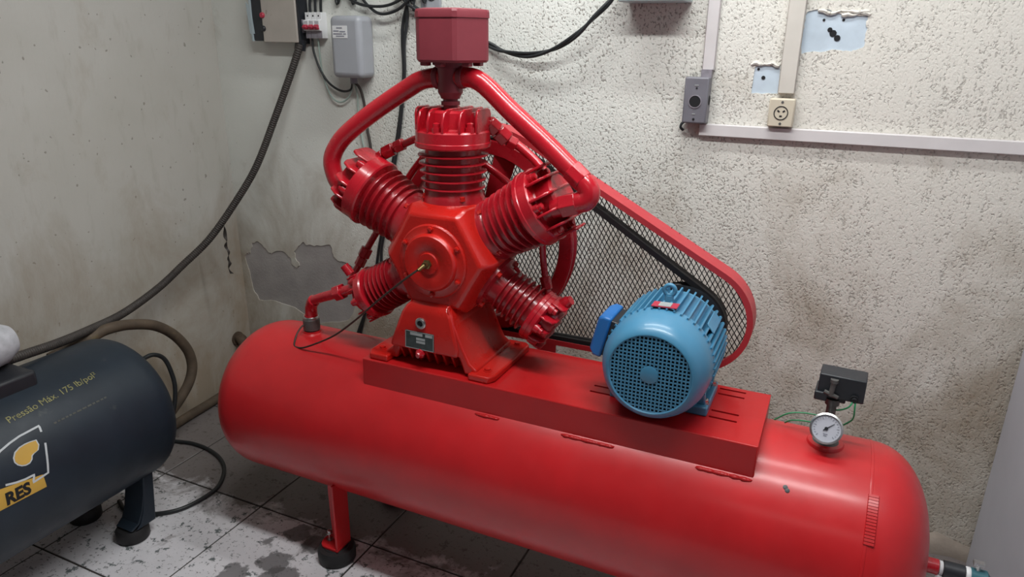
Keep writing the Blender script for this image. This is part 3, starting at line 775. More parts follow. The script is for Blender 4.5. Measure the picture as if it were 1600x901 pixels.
# ---- belt guard
SCX, SCZ, SR = -0.302, 0.893, 0.156
BR = 0.338
def arc(cx, cz, r, a0, a1, n):
    return [(cx + r * cos(radians(a0 + (a1 - a0) * i / n)), cz + r * sin(radians(a0 + (a1 - a0) * i / n))) for i in range(n + 1)]
dx_, dz_ = SCX - CX, SCZ - CZ
D = sqrt(dx_ * dx_ + dz_ * dz_); base_a = math.degrees(atan2(dz_, dx_))
tan_a = base_a + math.degrees(math.acos((BR - SR) / D))
XG = -0.99
outline = [(XG, SCZ - SR), (-0.80, SCZ - SR), (-0.55, SCZ - SR)] + arc(SCX, SCZ, SR, -90, tan_a, 30) + arc(CX, CZ, BR, tan_a, 97, 14)
outline.append((XG, outline[-1][1]))
GY0, GY1 = 1.853, 1.922
def offset(poly, d):
    out = []; n = len(poly)
    for i in range(n):
        p0 = Vector(poly[i - 1]); p1 = Vector(poly[i]); p2 = Vector(poly[(i + 1) % n])
        e1 = (p1 - p0).normalized(); e2 = (p2 - p1).normalized()
        n1 = Vector((-e1.y, e1.x)); n2 = Vector((-e2.y, e2.x)); q = (n1 + n2)
        if q.length < 1e-5: q = n1
        q.normalize(); s = d / max(0.4, q.dot(n1)); out.append((p1.x + q.x * s, p1.y + q.y * s))
    return out
def ring_strip(b, A, ya, B, yb):
    n = len(A)
    va = [b.verts.new((p[0], ya, p[1])) for p in A]; vb = [b.verts.new((p[0], yb, p[1])) for p in B]
    for i in range(n):
        j = (i + 1) % n
        b.faces.new((va[i], va[j], vb[j], vb[i]))
    return va, vb
def closed_band(b, secs):
    """secs: list of (polyline, y) forming a closed cross-section swept round the outline"""
    n = len(secs[0][0]); R_ = [[b.verts.new((p[0], y, p[1])) for p in pl] for pl, y in secs]
    for k in range(len(R_)):
        A = R_[k]; B = R_[(k + 1) % len(R_)]
        for i in range(n):
            j = (i + 1) % n
            b.faces.new((A[i], A[j], B[j], B[i]))
inn = offset(outline, 0.003); inn2 = offset(outline, 0.016)
b = NB()
closed_band(b, [(outline, GY0), (outline, GY1), (inn, GY1), (inn, GY0 + 0.003), (inn2, GY0 + 0.003), (inn2, GY0)])
guard = mk('belt_guard', b, 'guard_red', AC, label='red rimmed belt guard with black expanded mesh')
def inside2(p, poly):
    c = False; n = len(poly)
    for i in range(n):
        (x1, y1), (x2, y2) = poly[i], poly[i - 1]
        if (y1 > p[1]) != (y2 > p[1]) and p[0] < (x2 - x1) * (p[1] - y1) / (y2 - y1) + x1: c = not c
    return c
b = NB(); px_, pz_ = 0.0142, 0.0265; ym = GY1 - 0.004
vv_, ff_ = [], []
def strand(p, q, w=0.0011, t=0.0010):
    d = (Vector(q) - Vector(p)); L = d.length; d.normalize(); nrm = Vector((-d.y, d.x)) * w
    k = len(vv_)
    for (c, y) in ((Vector(p), 0), (Vector(q), 0)):
        for (s, yy) in ((1, -t), (1, t), (-1, t), (-1, -t)):
            r_ = c + nrm * s; vv_.append((r_.x, ym + yy, r_.y))
    for i in range(4):
        j = (i + 1) % 4; ff_.append((k + i, k + j, k + 4 + j, k + 4 + i))
tilt = 0.12
for i in range(-6, int(1.0 / px_) + 8):
    for j in range(-4, int(0.8 / pz_) + 4):
        z0 = 0.70 + j * pz_; x0 = XG + i * px_ - tilt * (z0 - 1.0)
        c0 = (x0, z0); c1 = (x0 + px_ / 2 - tilt * pz_ / 2, z0 + pz_ / 2); c2 = (x0 - px_ / 2 - tilt * pz_ / 2, z0 + pz_ / 2); c3 = (x0 - tilt * pz_, z0 + pz_)
        for (p, q) in ((c0, c1), (c0, c2), (c2, c3), (c1, c3)):
            if inside2(((p[0] + q[0]) / 2, (p[1] + q[1]) / 2), inn): strand(p, q)
me = bpy.data.meshes.new('guard_mesh'); me.from_pydata(vv_, [], ff_); me.materials.append(MT['mesh_black'])
gm = bpy.data.objects.new('guard_mesh', me); COL.objects.link(gm); adopt(gm, guard); gm['kind'] = 'stuff'; gm['label'] = 'black diamond expanded metal mesh'
b.free()
b = NB()
for (xx, z0, z1) in ((-0.55, SCZ - SR + 0.002, SCZ - SR + 0.012),): bm_bounds(b, XG, xx, GY0 + 0.005, GY1 - 0.002, z0, z0 + 0.004)
mk('guard_bottom_shade', b, 'mesh_black', guard)  # black strip standing in for shade on the rim's inner bottom
b = NB(); bm_bounds(b, -0.76, -0.70, PY1 - 0.001, GY0 + 0.006, 0.690, 0.700); bm_bounds(b, -0.42, -0.36, PY1 - 0.001, GY0 + 0.006, 0.690, 0.700)
bm_bounds(b, -0.76, -0.70, GY0 + 0.001, GY0 + 0.006, 0.690, 0.752); bm_bounds(b, -0.42, -0.36, GY0 + 0.001, GY0 + 0.006, 0.690, 0.752)
mk('guard_bracket', b, 'guard_red', guard)

# ---- belts
MXc, MZc, MR = -0.334, 0.866, 0.113
def belt(y0, y1, rf, rm):
    dx, dz = MXc - CX, MZc - CZ; D = sqrt(dx * dx + dz * dz); ba = math.degrees(atan2(dz, dx)); off = math.degrees(math.acos((rf - rm) / D))
    path = arc(MXc, MZc, rm, ba - off, ba + off, 14) + arc(CX, CZ, rf, ba + off, ba - off + 360, 40)
    # subdivide long runs are straight anyway
    inner = offset(path, 0.016)
    b = NB(); closed_band(b, [(path, y0), (path, y1), (inner, y1 - 0.0025), (inner, y0 + 0.0025)])
    return b
for y0 in (1.8685, 1.8870):
    mk('drive_belt', belt(y0, y0 + 0.0165, FR + 0.005, MR + 0.006), 'black', AC, label='black V-belt from flywheel to motor pulley')

# ---- electric motor
MY0 = 1.51
def ml(prof): return prof
b = NB(); bm_lathe(b, [(0.121, 1.595), (0.121, 1.795), (0.112, 1.806), (0.05, 1.812)], (MXc, 0, MZc), (0, 1, 0), 48)
motor = mk('electric_motor', b, 'blue', AC, label='light blue finned electric motor with square-hole fan grille')
def fin_mesh():
    b = NB(); bm_prism(b, [(1.60, 0.118), (1.785, 0.118), (1.785, 0.131), (1.778, 0.137), (1.60, 0.137)], -0.0022, 0.0022, 'yz')
    return b
fin0 = None
for k in range(44):
    a = -75 + 330 * k / 43.0
    if 205 > a % 360 > 160 and False: continue
    if fin0 is None:
        fin0 = mk('cooling_fin', fin_mesh(), 'blue'); o = fin0; o.parent = motor
    else:
        o = fin0.copy(); COL.objects.link(o); o.parent = motor
    o.matrix_parent_inverse = wmat(motor).inverted()
    o.matrix_basis = Matrix.Translation((MXc, 0, MZc)) @ Matrix.Rotation(radians(90 - a), 4, 'Y')
b = NB(); bm_lathe(b, [(0.097, 1.512), (0.100, 1.509), (0.104, 1.510), (0.118, 1.525), (0.126, 1.545), (0.131, 1.568), (0.133, 1.618), (0.130, 1.618), (0.128, 1.570), (0.097, 1.516)], (MXc, 0, MZc), (0, 1, 0), 64, cap=False)
mk('fan_cover', b, 'blue', motor)
b = NB(); g = 0.0095; bw = 0.0017; Rg = 0.0985
for i in range(-10, 11):
    t = i * g + g / 2 * 0
    h = sqrt(max(0, Rg * Rg - t * t))
    if h < 0.01: continue
    bm_bounds(b, MXc + t - bw, MXc + t + bw, 1.5115, 1.5145, MZc - h, MZc + h)
    bm_bounds(b, MXc - h, MXc + h, 1.5120, 1.5150, MZc + t - bw, MZc + t + bw)
mk('fan_grille', b, 'blue', motor, kind='stuff', label='grille of small square holes')
b = NB(); bm_lathe(b, [(0.022, 1.516), (0.022, 1.5105), (0.020, 1.5095), (0, 1.5095)], (MXc, 0, MZc), (0, 1, 0), 28); mk('grille_boss', b, 'blue', motor)
b = NB(); bm_lathe(b, [(0.115, 1.56), (0.115, 1.562), (0, 1.562)], (MXc, 0, MZc), (0, 1, 0), 40); mk('fan_backing', b, 'hole', motor, label='dark inside behind the fan grille')
for k in range(7):
    a = 2 * pi * k / 7
    Mk = Matrix.Translation((MXc, 1.545, MZc)) @ Matrix.Rotation(a, 4, 'Y') @ Matrix.Rotation(radians(40), 4, 'X')
    b = NB(); bm_box(b, (0.055, 0, 0), (0.06, 0.003, 0.024), Mk); mk('fan_blade', b, 'black', motor)
# end shield bolts ring, feet, terminal box, eye bolt, plates
for sx_ in (-1, 1):
    b = NB()
    bm_prism(b, [(MXc + sx_ * 0.060, 0.752), (MXc + sx_ * 0.125, 0.752), (MXc + sx_ * 0.125, 0.7275), (MXc + sx_ * 0.060, 0.7275)], 1.625, 1.79, 'xz')
    bm_prism(b, [(MXc + sx_ * 0.055, 0.80), (MXc + sx_ * 0.108, 0.80), (MXc + sx_ * 0.118, 0.75), (MXc + sx_ * 0.055, 0.75)], 1.64, 1.66, 'xz')
    bm_prism(b, [(MXc + sx_ * 0.055, 0.80), (MXc + sx_ * 0.108, 0.80), (MXc + sx_ * 0.118, 0.75), (MXc + sx_ * 0.055, 0.75)], 1.755, 1.775, 'xz')
    mk('mounting_foot', b, 'blue', motor, bevel=0.004)
    for yy in (1.652, 1.765):
        b = NB(); bm_bolt(b, (MXc + sx_ * 0.115, yy, 0.752), (0, 0, 1), 0.008, 0.010); mk('foot_bolt', b, 'steel', motor)
# terminal box on the left side, facing out and up
tm = Matrix.Translation((MXc, 1.655, MZc)) @ Matrix.Rotation(radians(-77), 4, 'Y')
b = NB(); bm_box(b, (0, 0, 0.126), (0.100, 0.10, 0.035), tm); mk('terminal_box_base', b, 'blackbox', motor, bevel=0.003)
b = NB(); bm_loft(b, [[tm @ Vector(p) for p in ((-0.056, -0.056, 0.140), (0.056, -0.056, 0.140), (0.056, 0.056, 0.140), (-0.056, 0.056, 0.140))], [tm @ Vector(p) for p in ((-0.056, -0.056, 0.160), (0.056, -0.056, 0.160), (0.056, 0.056, 0.160), (-0.056, 0.056, 0.160))], [tm @ Vector(p) for p in ((-0.046, -0.046, 0.176), (0.046, -0.046, 0.176), (0.046, 0.046, 0.176), (-0.046, 0.046, 0.176))]])
mk('terminal_box', b, 'blue_box', motor, bevel=0.006, seg=3, label='bright blue terminal box lid')
b = NB(); bm_cyl(b, (MXc, 1.665, MZc + 0.115), (MXc, 1.665, MZc + 0.150), 0.015, 0.010, 16)
eb_c = Vector((MXc, 1.665, MZc + 0.163))
ring = [(eb_c.x + 0.013 * cos(2 * pi * i / 20), eb_c.y, eb_c.z + 0.013 * sin(2 * pi * i / 20)) for i in range(21)]
bm_tube(b, ring, 0.0055, 10, 0)
mk('eye_bolt', b, 'blue', motor)
np_m = Matrix.Translation((MXc + 0.006, 1.622, MZc)) @ Matrix.Rotation(radians(-2), 4, 'Y')
b = NB(); bm_box(b, (0, 0, 0.1385), (0.062, 0.036, 0.0022), np_m); npm = mk('motor_plate', b, 'redtoggle', motor, label='red and silver motor rating plate')
b = NB(); bm_box(b, (0, 0, 0.1400), (0.030, 0.030, 0.0014), np_m); mk('motor_plate_field', b, 'plate_lite', motor)
pm2 = Matrix.Translation((MXc, 1.70, MZc)) @ Matrix.Rotation(radians(52), 4, 'Y')
b = NB(); bm_box(b, (0, 0, 0.1375), (0.030, 0.10, 0.003), pm2); mk('side_pad', b, 'blue', motor, bevel=0.003)
b = NB(); bm_lathe(b, [(0.02, 1.806), (0.02, 1.866), (MR - 0.014, 1.866), (MR, 1.869), (MR - 0.008, 1.878), (MR, 1.886), (MR - 0.008, 1.895), (MR, 1.904), (0.02, 1.905)], (MXc, 0, MZc), (0, 1, 0), 36); mk('motor_pulley', b, 'blackbox', motor)

# ---- pressure gauge and switch on the right
gx, gy = 0.066, 1.687
b = NB(); bm_lathe(b, [(0.036, 0.682), (0.036, 0.698), (0.026, 0.703), (0.022, 0.703), (0.014, 0.712), (0.014, 0.740), (0.011, 0.742), (0.011, 0.80), (0.016, 0.80), (0.016, 0.815)], (gx, gy, 0), (0, 0, 1), 20)
riser = mk('gauge_riser', b, 'valve', AC, label='threaded riser carrying gauge and switch')
b = NB(); bm_lathe(b, [(0.044, 0.682), (0.044, 0.694), (0.040, 0.700), (0.030, 0.701)], (gx, gy, 0), (0, 0, 1), 24); mk('tank_boss', b, 'tank_red', riser)
gn = Vector((-0.10, -0.90, 0.42)).normalized(); gc = Vector((0.062, 1.640, 0.757))
b = NB(); bm_lathe(b, [(0.0, -0.024), (0.030, -0.024), (0.033, -0.021), (0.033, 0.0), (0.0365, 0.0), (0.0365, 0.008), (0.0325, 0.010), (0.0315, 0.004), (0, 0.004)], gc, gn, 44)
ga = mk('pressure_gauge', b, 'steel', AC, label='round steel pressure gauge with pale dial')
b = NB(); bm_cyl(b, gc - gn * 0.024, Vector((gx, gy, 0.750)), 0.010, seg=10); mk('gauge_stem', b, 'valve', ga)
b = NB(); bm_lathe(b, [(0.0315, 0.004), (0.0315, 0.0055), (0, 0.0055)], gc, gn, 40); mk('dial', b, 'dial', ga)
u_, v_, a_ = frame_from(gn)
up = (Vector((0, 0, 1)) - gn * gn.z).normalized(); rt = up.cross(gn) * -1
rt = gn.cross(up) * -1
if rt.x < 0: rt = -rt
b = NB()
for k in range(21):
    a = radians(225 - 270 * k / 20); r0 = 0.0245 if k % 4 else 0.022
    d = rt * cos(a) + up * sin(a); c0 = gc + gn * 0.0058
    sd = gn.cross(d) * 0.0006
    pts = [c0 + d * r0 - sd, c0 + d * r0 + sd, c0 + d * 0.0275 + sd, c0 + d * 0.0275 - sd]
    bm_loft(b, [pts, [p + gn * 0.0004 for p in pts]])
for (dx, dz, w_, h_) in ((0, -0.013, 0.010, 0.0016), (0, -0.017, 0.007, 0.0014)):
    c0 = gc + gn * 0.0058 + rt * dx + up * dz
    pts = [c0 - rt * w_ / 2 - up * h_ / 2, c0 + rt * w_ / 2 - up * h_ / 2, c0 + rt * w_ / 2 + up * h_ / 2, c0 - rt * w_ / 2 + up * h_ / 2]
    bm_loft(b, [pts, [p + gn * 0.0004 for p in pts]])
mk('dial_marks', b, 'ink', ga)
b = NB(); d = (rt * 0.72 + up * 0.69).normalized(); sd = gn.cross(d)
c0 = gc + gn * 0.0068
pts = [c0 - d * 0.008 - sd * 0.0013, c0 - d * 0.008 + sd * 0.0013, c0 + d * 0.0215 + sd * 0.0005, c0 + d * 0.0215 - sd * 0.0005]
bm_loft(b, [pts, [p + gn * 0.0006 for p in pts]]); bm_lathe(b, [(0.004, 0), (0.004, 0.001)], c0, gn, 14)
mk('needle', b, 'blackbox', ga)
# switch box
b = NB(); sb = Matrix.Translation((0.081, 1.700, 0.850)) @ Matrix.Rotation(radians(-3), 4, 'Z')
bm_box(b, (0, 0, 0), (0.100, 0.062, 0.058), sb)
ps = mk('pressure_switch', b, 'blackbox', AC, bevel=0.003, label='black box pressure switch with green wires')
b = NB(); bm_box(b, (-0.041, -0.005, -0.026), (0.028, 0.066, 0.022), sb); bm_box(b, (-0.012, 0, -0.035), (0.05, 0.04, 0.014), sb); mk('switch_base', b, 'blackbox', ps, bevel=0.003)
b = NB(); bm_lathe(b, [(0.009, 0), (0.009, 0.006), (0.005, 0.006), (0.005, 0.012), (0, 0.012)], sb @ Vector((0.030, -0.031, -0.018)), (0, -1, 0), 14); mk('cable_gland', b, 'hole', ps)
b = NB(); bm_cyl(b, sb @ Vector((-0.020, -0.035, -0.020)), sb @ Vector((-0.017, -0.035, 0.020)), 0.006, seg=10); bm_cyl(b, sb @ Vector((-0.017, -0.035, 0.014)), sb @ Vector((-0.017, -0.035, 0.022)), 0.009, seg=10); bm_cyl(b, sb @ Vector((-0.035, -0.035, -0.012)), sb @ Vector((-0.004, -0.035, -0.022)), 0.005, seg=8)
mk('unloader_valve', b, 'valve', ps)
w0 = sb @ Vector((0.030, -0.036, -0.018))
for pts, m_ in (([w0, w0 + V(-0.008, -0.008, -0.016), w0 + V(-0.022, 0.006, -0.034), w0 + V(-0.038, 0.03, -0.052), w0 + V(-0.055, 0.05, -0.080), w0 + V(-0.10, 0.06, -0.088), w0 + V(-0.135, 0.06, -0.098), w0 + V(-0.165, 0.07, -0.128)], 'green'),
                ([w0 + V(0.003, 0, 0), w0 + V(0.004, -0.008, -0.018), w0 + V(0.005, -0.002, -0.045), w0 + V(-0.004, 0.01, -0.066), w0 + V(-0.03, 0.03, -0.094), w0 + V(-0.09, 0.05, -0.104), w0 + V(-0.125, 0.06, -0.115), w0 + V(-0.14, 0.07, -0.130)], 'green')):
    b = NB(); bm_tube(b, pts, 0.0019, 8, 6); mk('switch_wire', b, m_, ps)

# ---- outlet at the right end of the tank
oz = 0.432
b = NB(); bm_cyl(b, (0.29, YT, oz), (0.352, YT, oz), 0.0185, seg=22); out = mk('outlet_nipple', b, 'pipe_red', AC)
b = NB(); bm_lathe(b, [(0.014, 0.0), (0.0175, 0.001), (0.0165, 0.008), (0.014, 0.0095)], (0.353, YT, oz), (1, 0, 0), 20); bm_tube(b, [(0.356, YT - 0.012, oz - 0.012), (0.352, YT - 0.02, oz - 0.028), (0.375, YT - 0.022, oz - 0.034)], lambda t: 0.007 - 0.003 * t, 8, 4); mk('thread_tape', b, 'white', out, label='white thread seal tape')
# air hose coupled to it
HS = thing('air_line', 'black and teal air line fitting screwed to the right end of the red tank', 'hose', (0.42, YT, 0))
b = NB(); bm_lathe(b, [(0.014, 0.360), (0.020, 0.363), (0.020, 0.405), (0.017, 0.408)], (0, YT, oz), (1, 0, 0), 22); mk('coupling', b, 'blackbox', HS)
b = NB(); bm_lathe(b, [(0.0175, 0.407), (0.019, 0.409), (0.019, 0.416), (0.0175, 0.418)], (0, YT, oz), (1, 0, 0), 20); mk('tape_ring', b, 'white', HS)
b = NB(); bm_lathe(b, [(0.016, 0.416), (0.020, 0.419), (0.020, 0.450), (0.013, 0.455)], (0, YT, oz), (1, 0, 0), 20); mk('valve_end', b, 'teal', HS)
b = NB(); bm_tube(b, [(0.450, YT, oz), (0.475, YT, oz - 0.01), (0.492, YT, oz - 0.06), (0.50, YT, oz - 0.2), (0.505, YT + 0.02, 0.12), (0.51, YT + 0.1, 0.014), (0.50, YT + 0.35, 0.014)], 0.0105, 12, 6); mk('hose_tail', b, 'black', HS)
b = NB(); bm_cyl(b, (0.430, YT, oz + 0.018), (0.430, YT, oz + 0.036), 0.005, seg=8); bm_bounds(b, 0.418, 0.440, YT - 0.007, YT + 0.007, oz + 0.034, oz + 0.042); mk('valve_handle', b, 'steel', HS)

# ------------------------------------------------------------------ dark grey compressor on the left
GX, GZ, GR = -2.11, 0.41, 0.25
GC = thing('air_compressor', 'dark grey air compressor tank with yellow lettering at the left edge', 'air compressor', (GX, 0.9, 0))
prof = []
N = 12; GD = 0.115; G0, G1 = 0.22, 1.385
def ghead(c, s):
    return [((GR * cos(pi / 2 * i / N) ** (2 / 2.25)) if i < N else 0.0, c + s * GD * sin(pi / 2 * i / N) ** (2 / 2.25)) for i in range(N + 1)]
prof = list(reversed(ghead(G0, -1))) + [(GR, 0.6), (GR, 1.0)] + ghead(G1, 1)
b = NB(); bm_lathe(b, prof, (GX, 0, GZ), (0, 1, 0), 80)
gt = mk('tank', b, 'slate', GC, sharp=60)
def gpt(ang, y, r=GR): return Vector((GX + r * cos(radians(ang)), y, GZ + r * sin(radians(ang))))
def gleg(yl, sx_):
    xl = GX + sx_ * 0.120
    b = NB()
    sec = []
    for (yy, zz, hw) in ((yl + 0.010, 0.24, 0.050), (yl + 0.002, 0.16, 0.046), (yl - 0.012, 0.10, 0.042), (yl - 0.030, 0.065, 0.040), (yl - 0.060, 0.052, 0.038)):
        sec.append((yy, zz, hw))
    for (off, th) in ((0.0, 0.008),):
        bm_loft(b, [[(xl - hw, yy, zz), (xl + hw, yy, zz), (xl + hw, yy + th, zz - th * 0.6), (xl - hw, yy + th, zz - th * 0.6)] for (yy, zz, hw) in sec])
    for sg_ in (-1, 1):
        bm_prism(b, [(yl + 0.012, 0.24), (yl + 0.004, 0.16), (yl - 0.010, 0.10), (yl - 0.026, 0.064), (yl - 0.045, 0.050), (yl + 0.03, 0.050), (yl + 0.05, 0.24)], xl + sg_ * 0.044 - 0.004, xl + sg_ * 0.044 + 0.004, 'yz')
    L = mk('leg', b, 'slate', GC, bevel=0.006)
    b = NB(); bm_lathe(b, [(0.048, 0), (0.052, 0.006), (0.052, 0.036), (0.046, 0.046), (0, 0.046)], (xl, yl - 0.028, 0), (0, 0, 1), 30); mk('rubber_foot', b, 'black', L)
for yl in (1.32, 0.42):
    for s_ in (-1, 1): gleg(yl, s_)
# motor mount and the pale casting on it
b = NB(); bm_bounds(b, GX - 0.11, GX + 0.085, 0.80, 1.125, 0.60, 0.688)
mk('mount_box', b, 'blackbox', GC, bevel=0.010, label='black mounting box on top of the tank')
b = NB(); bm_lathe(b, [(0.0, 0.80), (0.055, 0.80), (0.068, 0.82), (0.070, 1.04), (0.063, 1.10), (0.042, 1.135), (0, 1.143)], (-2.135, 0, 0.760), (0, 1, 0), 30)
mk('pump_casting', b, 'dust', GC, label='grey white rounded casting')
b = NB(); bm_cyl(b, (-2.11, 1.05, 0.68), (-2.11, 1.06, 0.72), 0.018, seg=14); mk('casting_foot', b, 'blackbox', GC)
# print on the shell
def decal_faces(b, tris, r):
    """tris: list of polygons of (y, angle_deg)"""
    for poly in tris:
        vs_ = [b.verts.new(gpt(a, y, r)) for (y, a) in poly]
        b.faces.new(vs_)
def ribbon(b, pts, w, r):
    """open polyline in (y, arc length s) with width"""
    n = len(pts)
    L, Rr = [], []
    for i in range(n):
        p0 = Vector(pts[max(0, i - 1)]); p1 = Vector(pts[min(n - 1, i + 1)])
        d = (p1 - p0).normalized(); nn = Vector((-d.y, d.x)) * w / 2
        L.append(Vector(pts[i]) + nn); Rr.append(Vector(pts[i]) - nn)
    K = 180 / (pi * GR)
    va = [b.verts.new(gpt(p.y * K, p.x, r)) for p in L]; vb = [b.verts.new(gpt(p.y * K, p.x, r)) for p in Rr]
    for i in range(n - 1): b.faces.new((va[i], va[i + 1], vb[i + 1], vb[i]))
K = 180 / (pi * GR)
def S_(a): return a / K
def dens(pts, n=5):
    out = []
    for a, c in zip(pts, pts[1:]):
        for t in range(n): out.append((a[0] + (c[0] - a[0]) * t / n, a[1] + (c[1] - a[1]) * t / n))
    out.append(pts[-1]); return out
b = NB()
ribbon(b, dens([(0.900, S_(33.5)), (0.926, S_(36.8)), (0.955, S_(38.8)), (0.985, S_(40.2)), (1.041, S_(41.0)), (1.037, S_(36.8))]), 0.0055, GR + 0.0012)
ribbon(b, dens([(1.031, S_(29.5)), (1.022, S_(23.5)), (1.006, S_(11.5)), (0.963, S_(10.3)), (0.972, S_(14.6)), (0.948, S_(14.6)), (0.925, S_(15.4)), (0.900, S_(17.0))]), 0.0055, GR + 0.0012)
mk('logo_outline', b, 'whiteprint', GC, label='white logo outline')
def disc_poly(b, cy, cs, ry, rs, a0, a1, r, n=18, hole=None):
    c = b.verts.new(gpt(cs * K, cy, r)); P_ = []
    for i in range(n + 1):
        a = radians(a0 + (a1 - a0) * i / n); P_.append(b.verts.new(gpt((cs + rs * sin(a)) * K, cy + ry * cos(a), r)))
    for i in range(n): b.faces.new((c, P_[i], P_[i + 1]))
EMB = [(0.947, 29.5), (0.956, 32.0), (0.970, 33.4), (0.984, 33.9), (0.997, 33.9), (1.013, 33.4), (1.0125, 30.0), (1.0045, 27.4), (0.991, 26.7), (0.985, 26.1), (0.982, 24.4), (0.974, 22.9), (0.964, 22.7), (0.955, 23.4), (0.948, 24.9), (0.9445, 27.0)]
def fan(b, pts, r, grow=0.0):
    cy_, ca_ = 0.972, 28.2
    c = b.verts.new(gpt(ca_, cy_, r)); P_ = []
    for (y, a) in pts:
        d = Vector((y - cy_, (a - ca_) / K)); d = d * (1 + grow / d.length)
        P_.append(b.verts.new(gpt(ca_ + d.y * K, cy_ + d.x, r)))
    for i in range(len(P_)): b.faces.new((c, P_[i], P_[(i + 1) % len(P_)]))
b = NB(); fan(b, EMB[:1] + EMB[1:], GR + 0.0010, 0.0035); mk('logo_rim', b, 'whiteprint', GC)
b = NB(); fan(b, EMB, GR + 0.0016); mk('logo_emblem', b, 'yellow', GC, label='yellow rounded logo emblem')
b = NB()
cols = []
for i in range(9):
    t = i / 8; y = 0.842 + (0.992 - 0.842) * t
    top = 17.2 + (12.2 - 17.2) * max(0, (y - 0.86) / 0.13); bot = 4.0 + (3.4 - 4.0) * t
    cols.append([b.verts.new(gpt(bot + (top - bot) * k / 4, y, GR + 0.0009)) for k in range(5)])
for A, B in zip(cols, cols[1:]):
    for k in range(4): b.faces.new((A[k], B[k], B[k + 1], A[k + 1]))
mk('name_band', b, 'yellow', GC, label='yellow band with black letters')
def text_on_tank(txt, y0, ang, size, mat, r, name, slant=0.0, rise=0.0, stretch=1.0, bold=0.0):
    cu = bpy.data.curves.new(name, 'FONT'); cu.body = txt; cu.size = size; cu.resolution_u = 3; cu.shear = slant; cu.offset = bold
    o = bpy.data.objects.new(name, cu); COL.objects.link(o)
    dg = bpy.context.evaluated_depsgraph_get(); me = bpy.data.meshes.new_from_object(o.evaluated_get(dg))
    bpy.data.objects.remove(o)
    for v in me.vertices:
        yy = y0 + v.co.x * stretch; aa = ang + (v.co.y + rise * v.co.x) * K
        v.co = gpt(aa, yy, r)
    me.materials.clear(); me.materials.append(MT[mat])
    q = bpy.data.objects.new(name, me); COL.objects.link(q); adopt(q, GC)
    return q
t_ = text_on_tank('Pressão Máx. 175 lb/pol²', 0.984, 50.4, 0.0300, 'olive', GR + 0.0010, 'pressure_lettering', rise=0.085, stretch=0.94)
t_['label'] = 'worn yellow lettering reading Pressão Máx. 175 lb/pol²'
t_ = text_on_tank('RES', 0.886, 5.2, 0.044, 'hole', GR + 0.0018, 'name_lettering', slant=0.12, rise=0.0, stretch=0.95, bold=0.0020)
t_['label'] = 'bold black letters RES'
b = NB(); R = random.Random(4); y = 1.077
while y < 1.245:
    w_ = R.uniform(0.006, 0.014)
    ribbon(b, [(y, S_(38.3) + (y - 1.077) * 0.03), (y + w_, S_(38.3) + (y + w_ - 1.077) * 0.03)], 0.005, GR + 0.0010); y += w_ + 0.004
mk('small_print', b, 'faint', GC, label='line of faint small print')

# ------------------------------------------------------------------ hoses and cables by the left wall
b = NB(); bm_tube(b, [(-2.02, 2.375, 1.60), (-2.025, 2.36, 1.565), (-2.056, 2.345, 1.483), (-2.130, 2.30, 1.290), (-2.205, 2.25, 1.10), (-2.285, 2.19, 0.950), (-2.36, 2.10, 0.805), (-2.40, 1.98, 0.715), (-2.40, 1.85, 0.655), (-2.37, 1.665, 0.618), (-2.30, 1.479, 0.632), (-2.23, 1.321, 0.656), (-2.18, 1.191, 0.680), (-2.15, 1.09, 0.695)], 0.0155, 14, 8, ridges=0.0045)
tag(mk('flexible_conduit', b, 'conduit'), 'long black corrugated conduit swooping from the beige wall box down to the grey tank', 'conduit')
b = NB()
P_ = smooth_path([(-2.335, 2.135, 0.862), (-2.325, 2.14, 0.866), (-2.315, 2.145, 0.85), (-2.318, 2.145, 0.81), (-2.312, 2.145, 0.79), (-2.322, 2.145, 0.765), (-2.310, 2.147, 0.74), (-2.318, 2.147, 0.71), (-2.312, 2.147, 0.69), (-2.322, 2.147, 0.665), (-2.308, 2.147, 0.645)], 4)
for i, p in enumerate(P_[:-1]):
    pass
secs = []
for i, p in enumerate(P_):
    a = i * 0.33; w_ = (0.004 + 0.0035 * abs(sin(i * 0.42))); t = 0.0012
    d1 = Vector((cos(a), sin(a), 0)) * w_; d2 = Vector((-sin(a), cos(a), 0)) * t
    secs.append([p - d1 - d2, p + d1 - d2, p + d1 + d2, p - d1 + d2])
bm_loft(b, secs)
tag(mk('hanging_strap', b, 'conduit'), 'thin twisted dark strap hanging from the corrugated conduit', 'strap')
b = NB(); bm_tube(b, [(-2.32, 1.34, 0.575), (-2.31, 1.41, 0.592), (-2.3, 1.474, 0.602), (-2.3, 1.537, 0.611), (-2.3, 1.625, 0.598), (-2.3, 1.729, 0.558), (-2.3, 1.807, 0.492), (-2.3, 1.861, 0.407), (-2.3, 1.874, 0.33), (-2.3, 1.85, 0.267), (-2.31, 1.805, 0.209), (-2.33, 1.748, 0.145), (-2.36, 1.70, 0.07), (-2.40, 1.72, 0.026), (-2.44, 1.82, 0.0205), (-2.455, 1.95, 0.0205), (-2.462, 2.06, 0.0205), (-2.475, 2.2, 0.0205), (-2.478, 2.30, 0.0205)], 0.020, 16, 8)
tag(mk('hose', b, 'hose'), 'thick brown dusty hose looping behind the grey tank and along the left wall', 'hose')
b = NB(); bm_tube(b, [(-2.22, 1.53, 0.44), (-2.26, 1.60, 0.452), (-2.28, 1.651, 0.455), (-2.28, 1.694, 0.453), (-2.28, 1.735, 0.42), (-2.275, 1.753, 0.357), (-2.27, 1.755, 0.283), (-2.27, 1.73, 0.19), (-2.28, 1.68, 0.08), (-2.28, 1.60, 0.009)], 0.0085, 12, 8)
tag(mk('cable', b, 'cable'), 'short dark cable curving beside the thick brown hose at the grey tank end', 'cable')
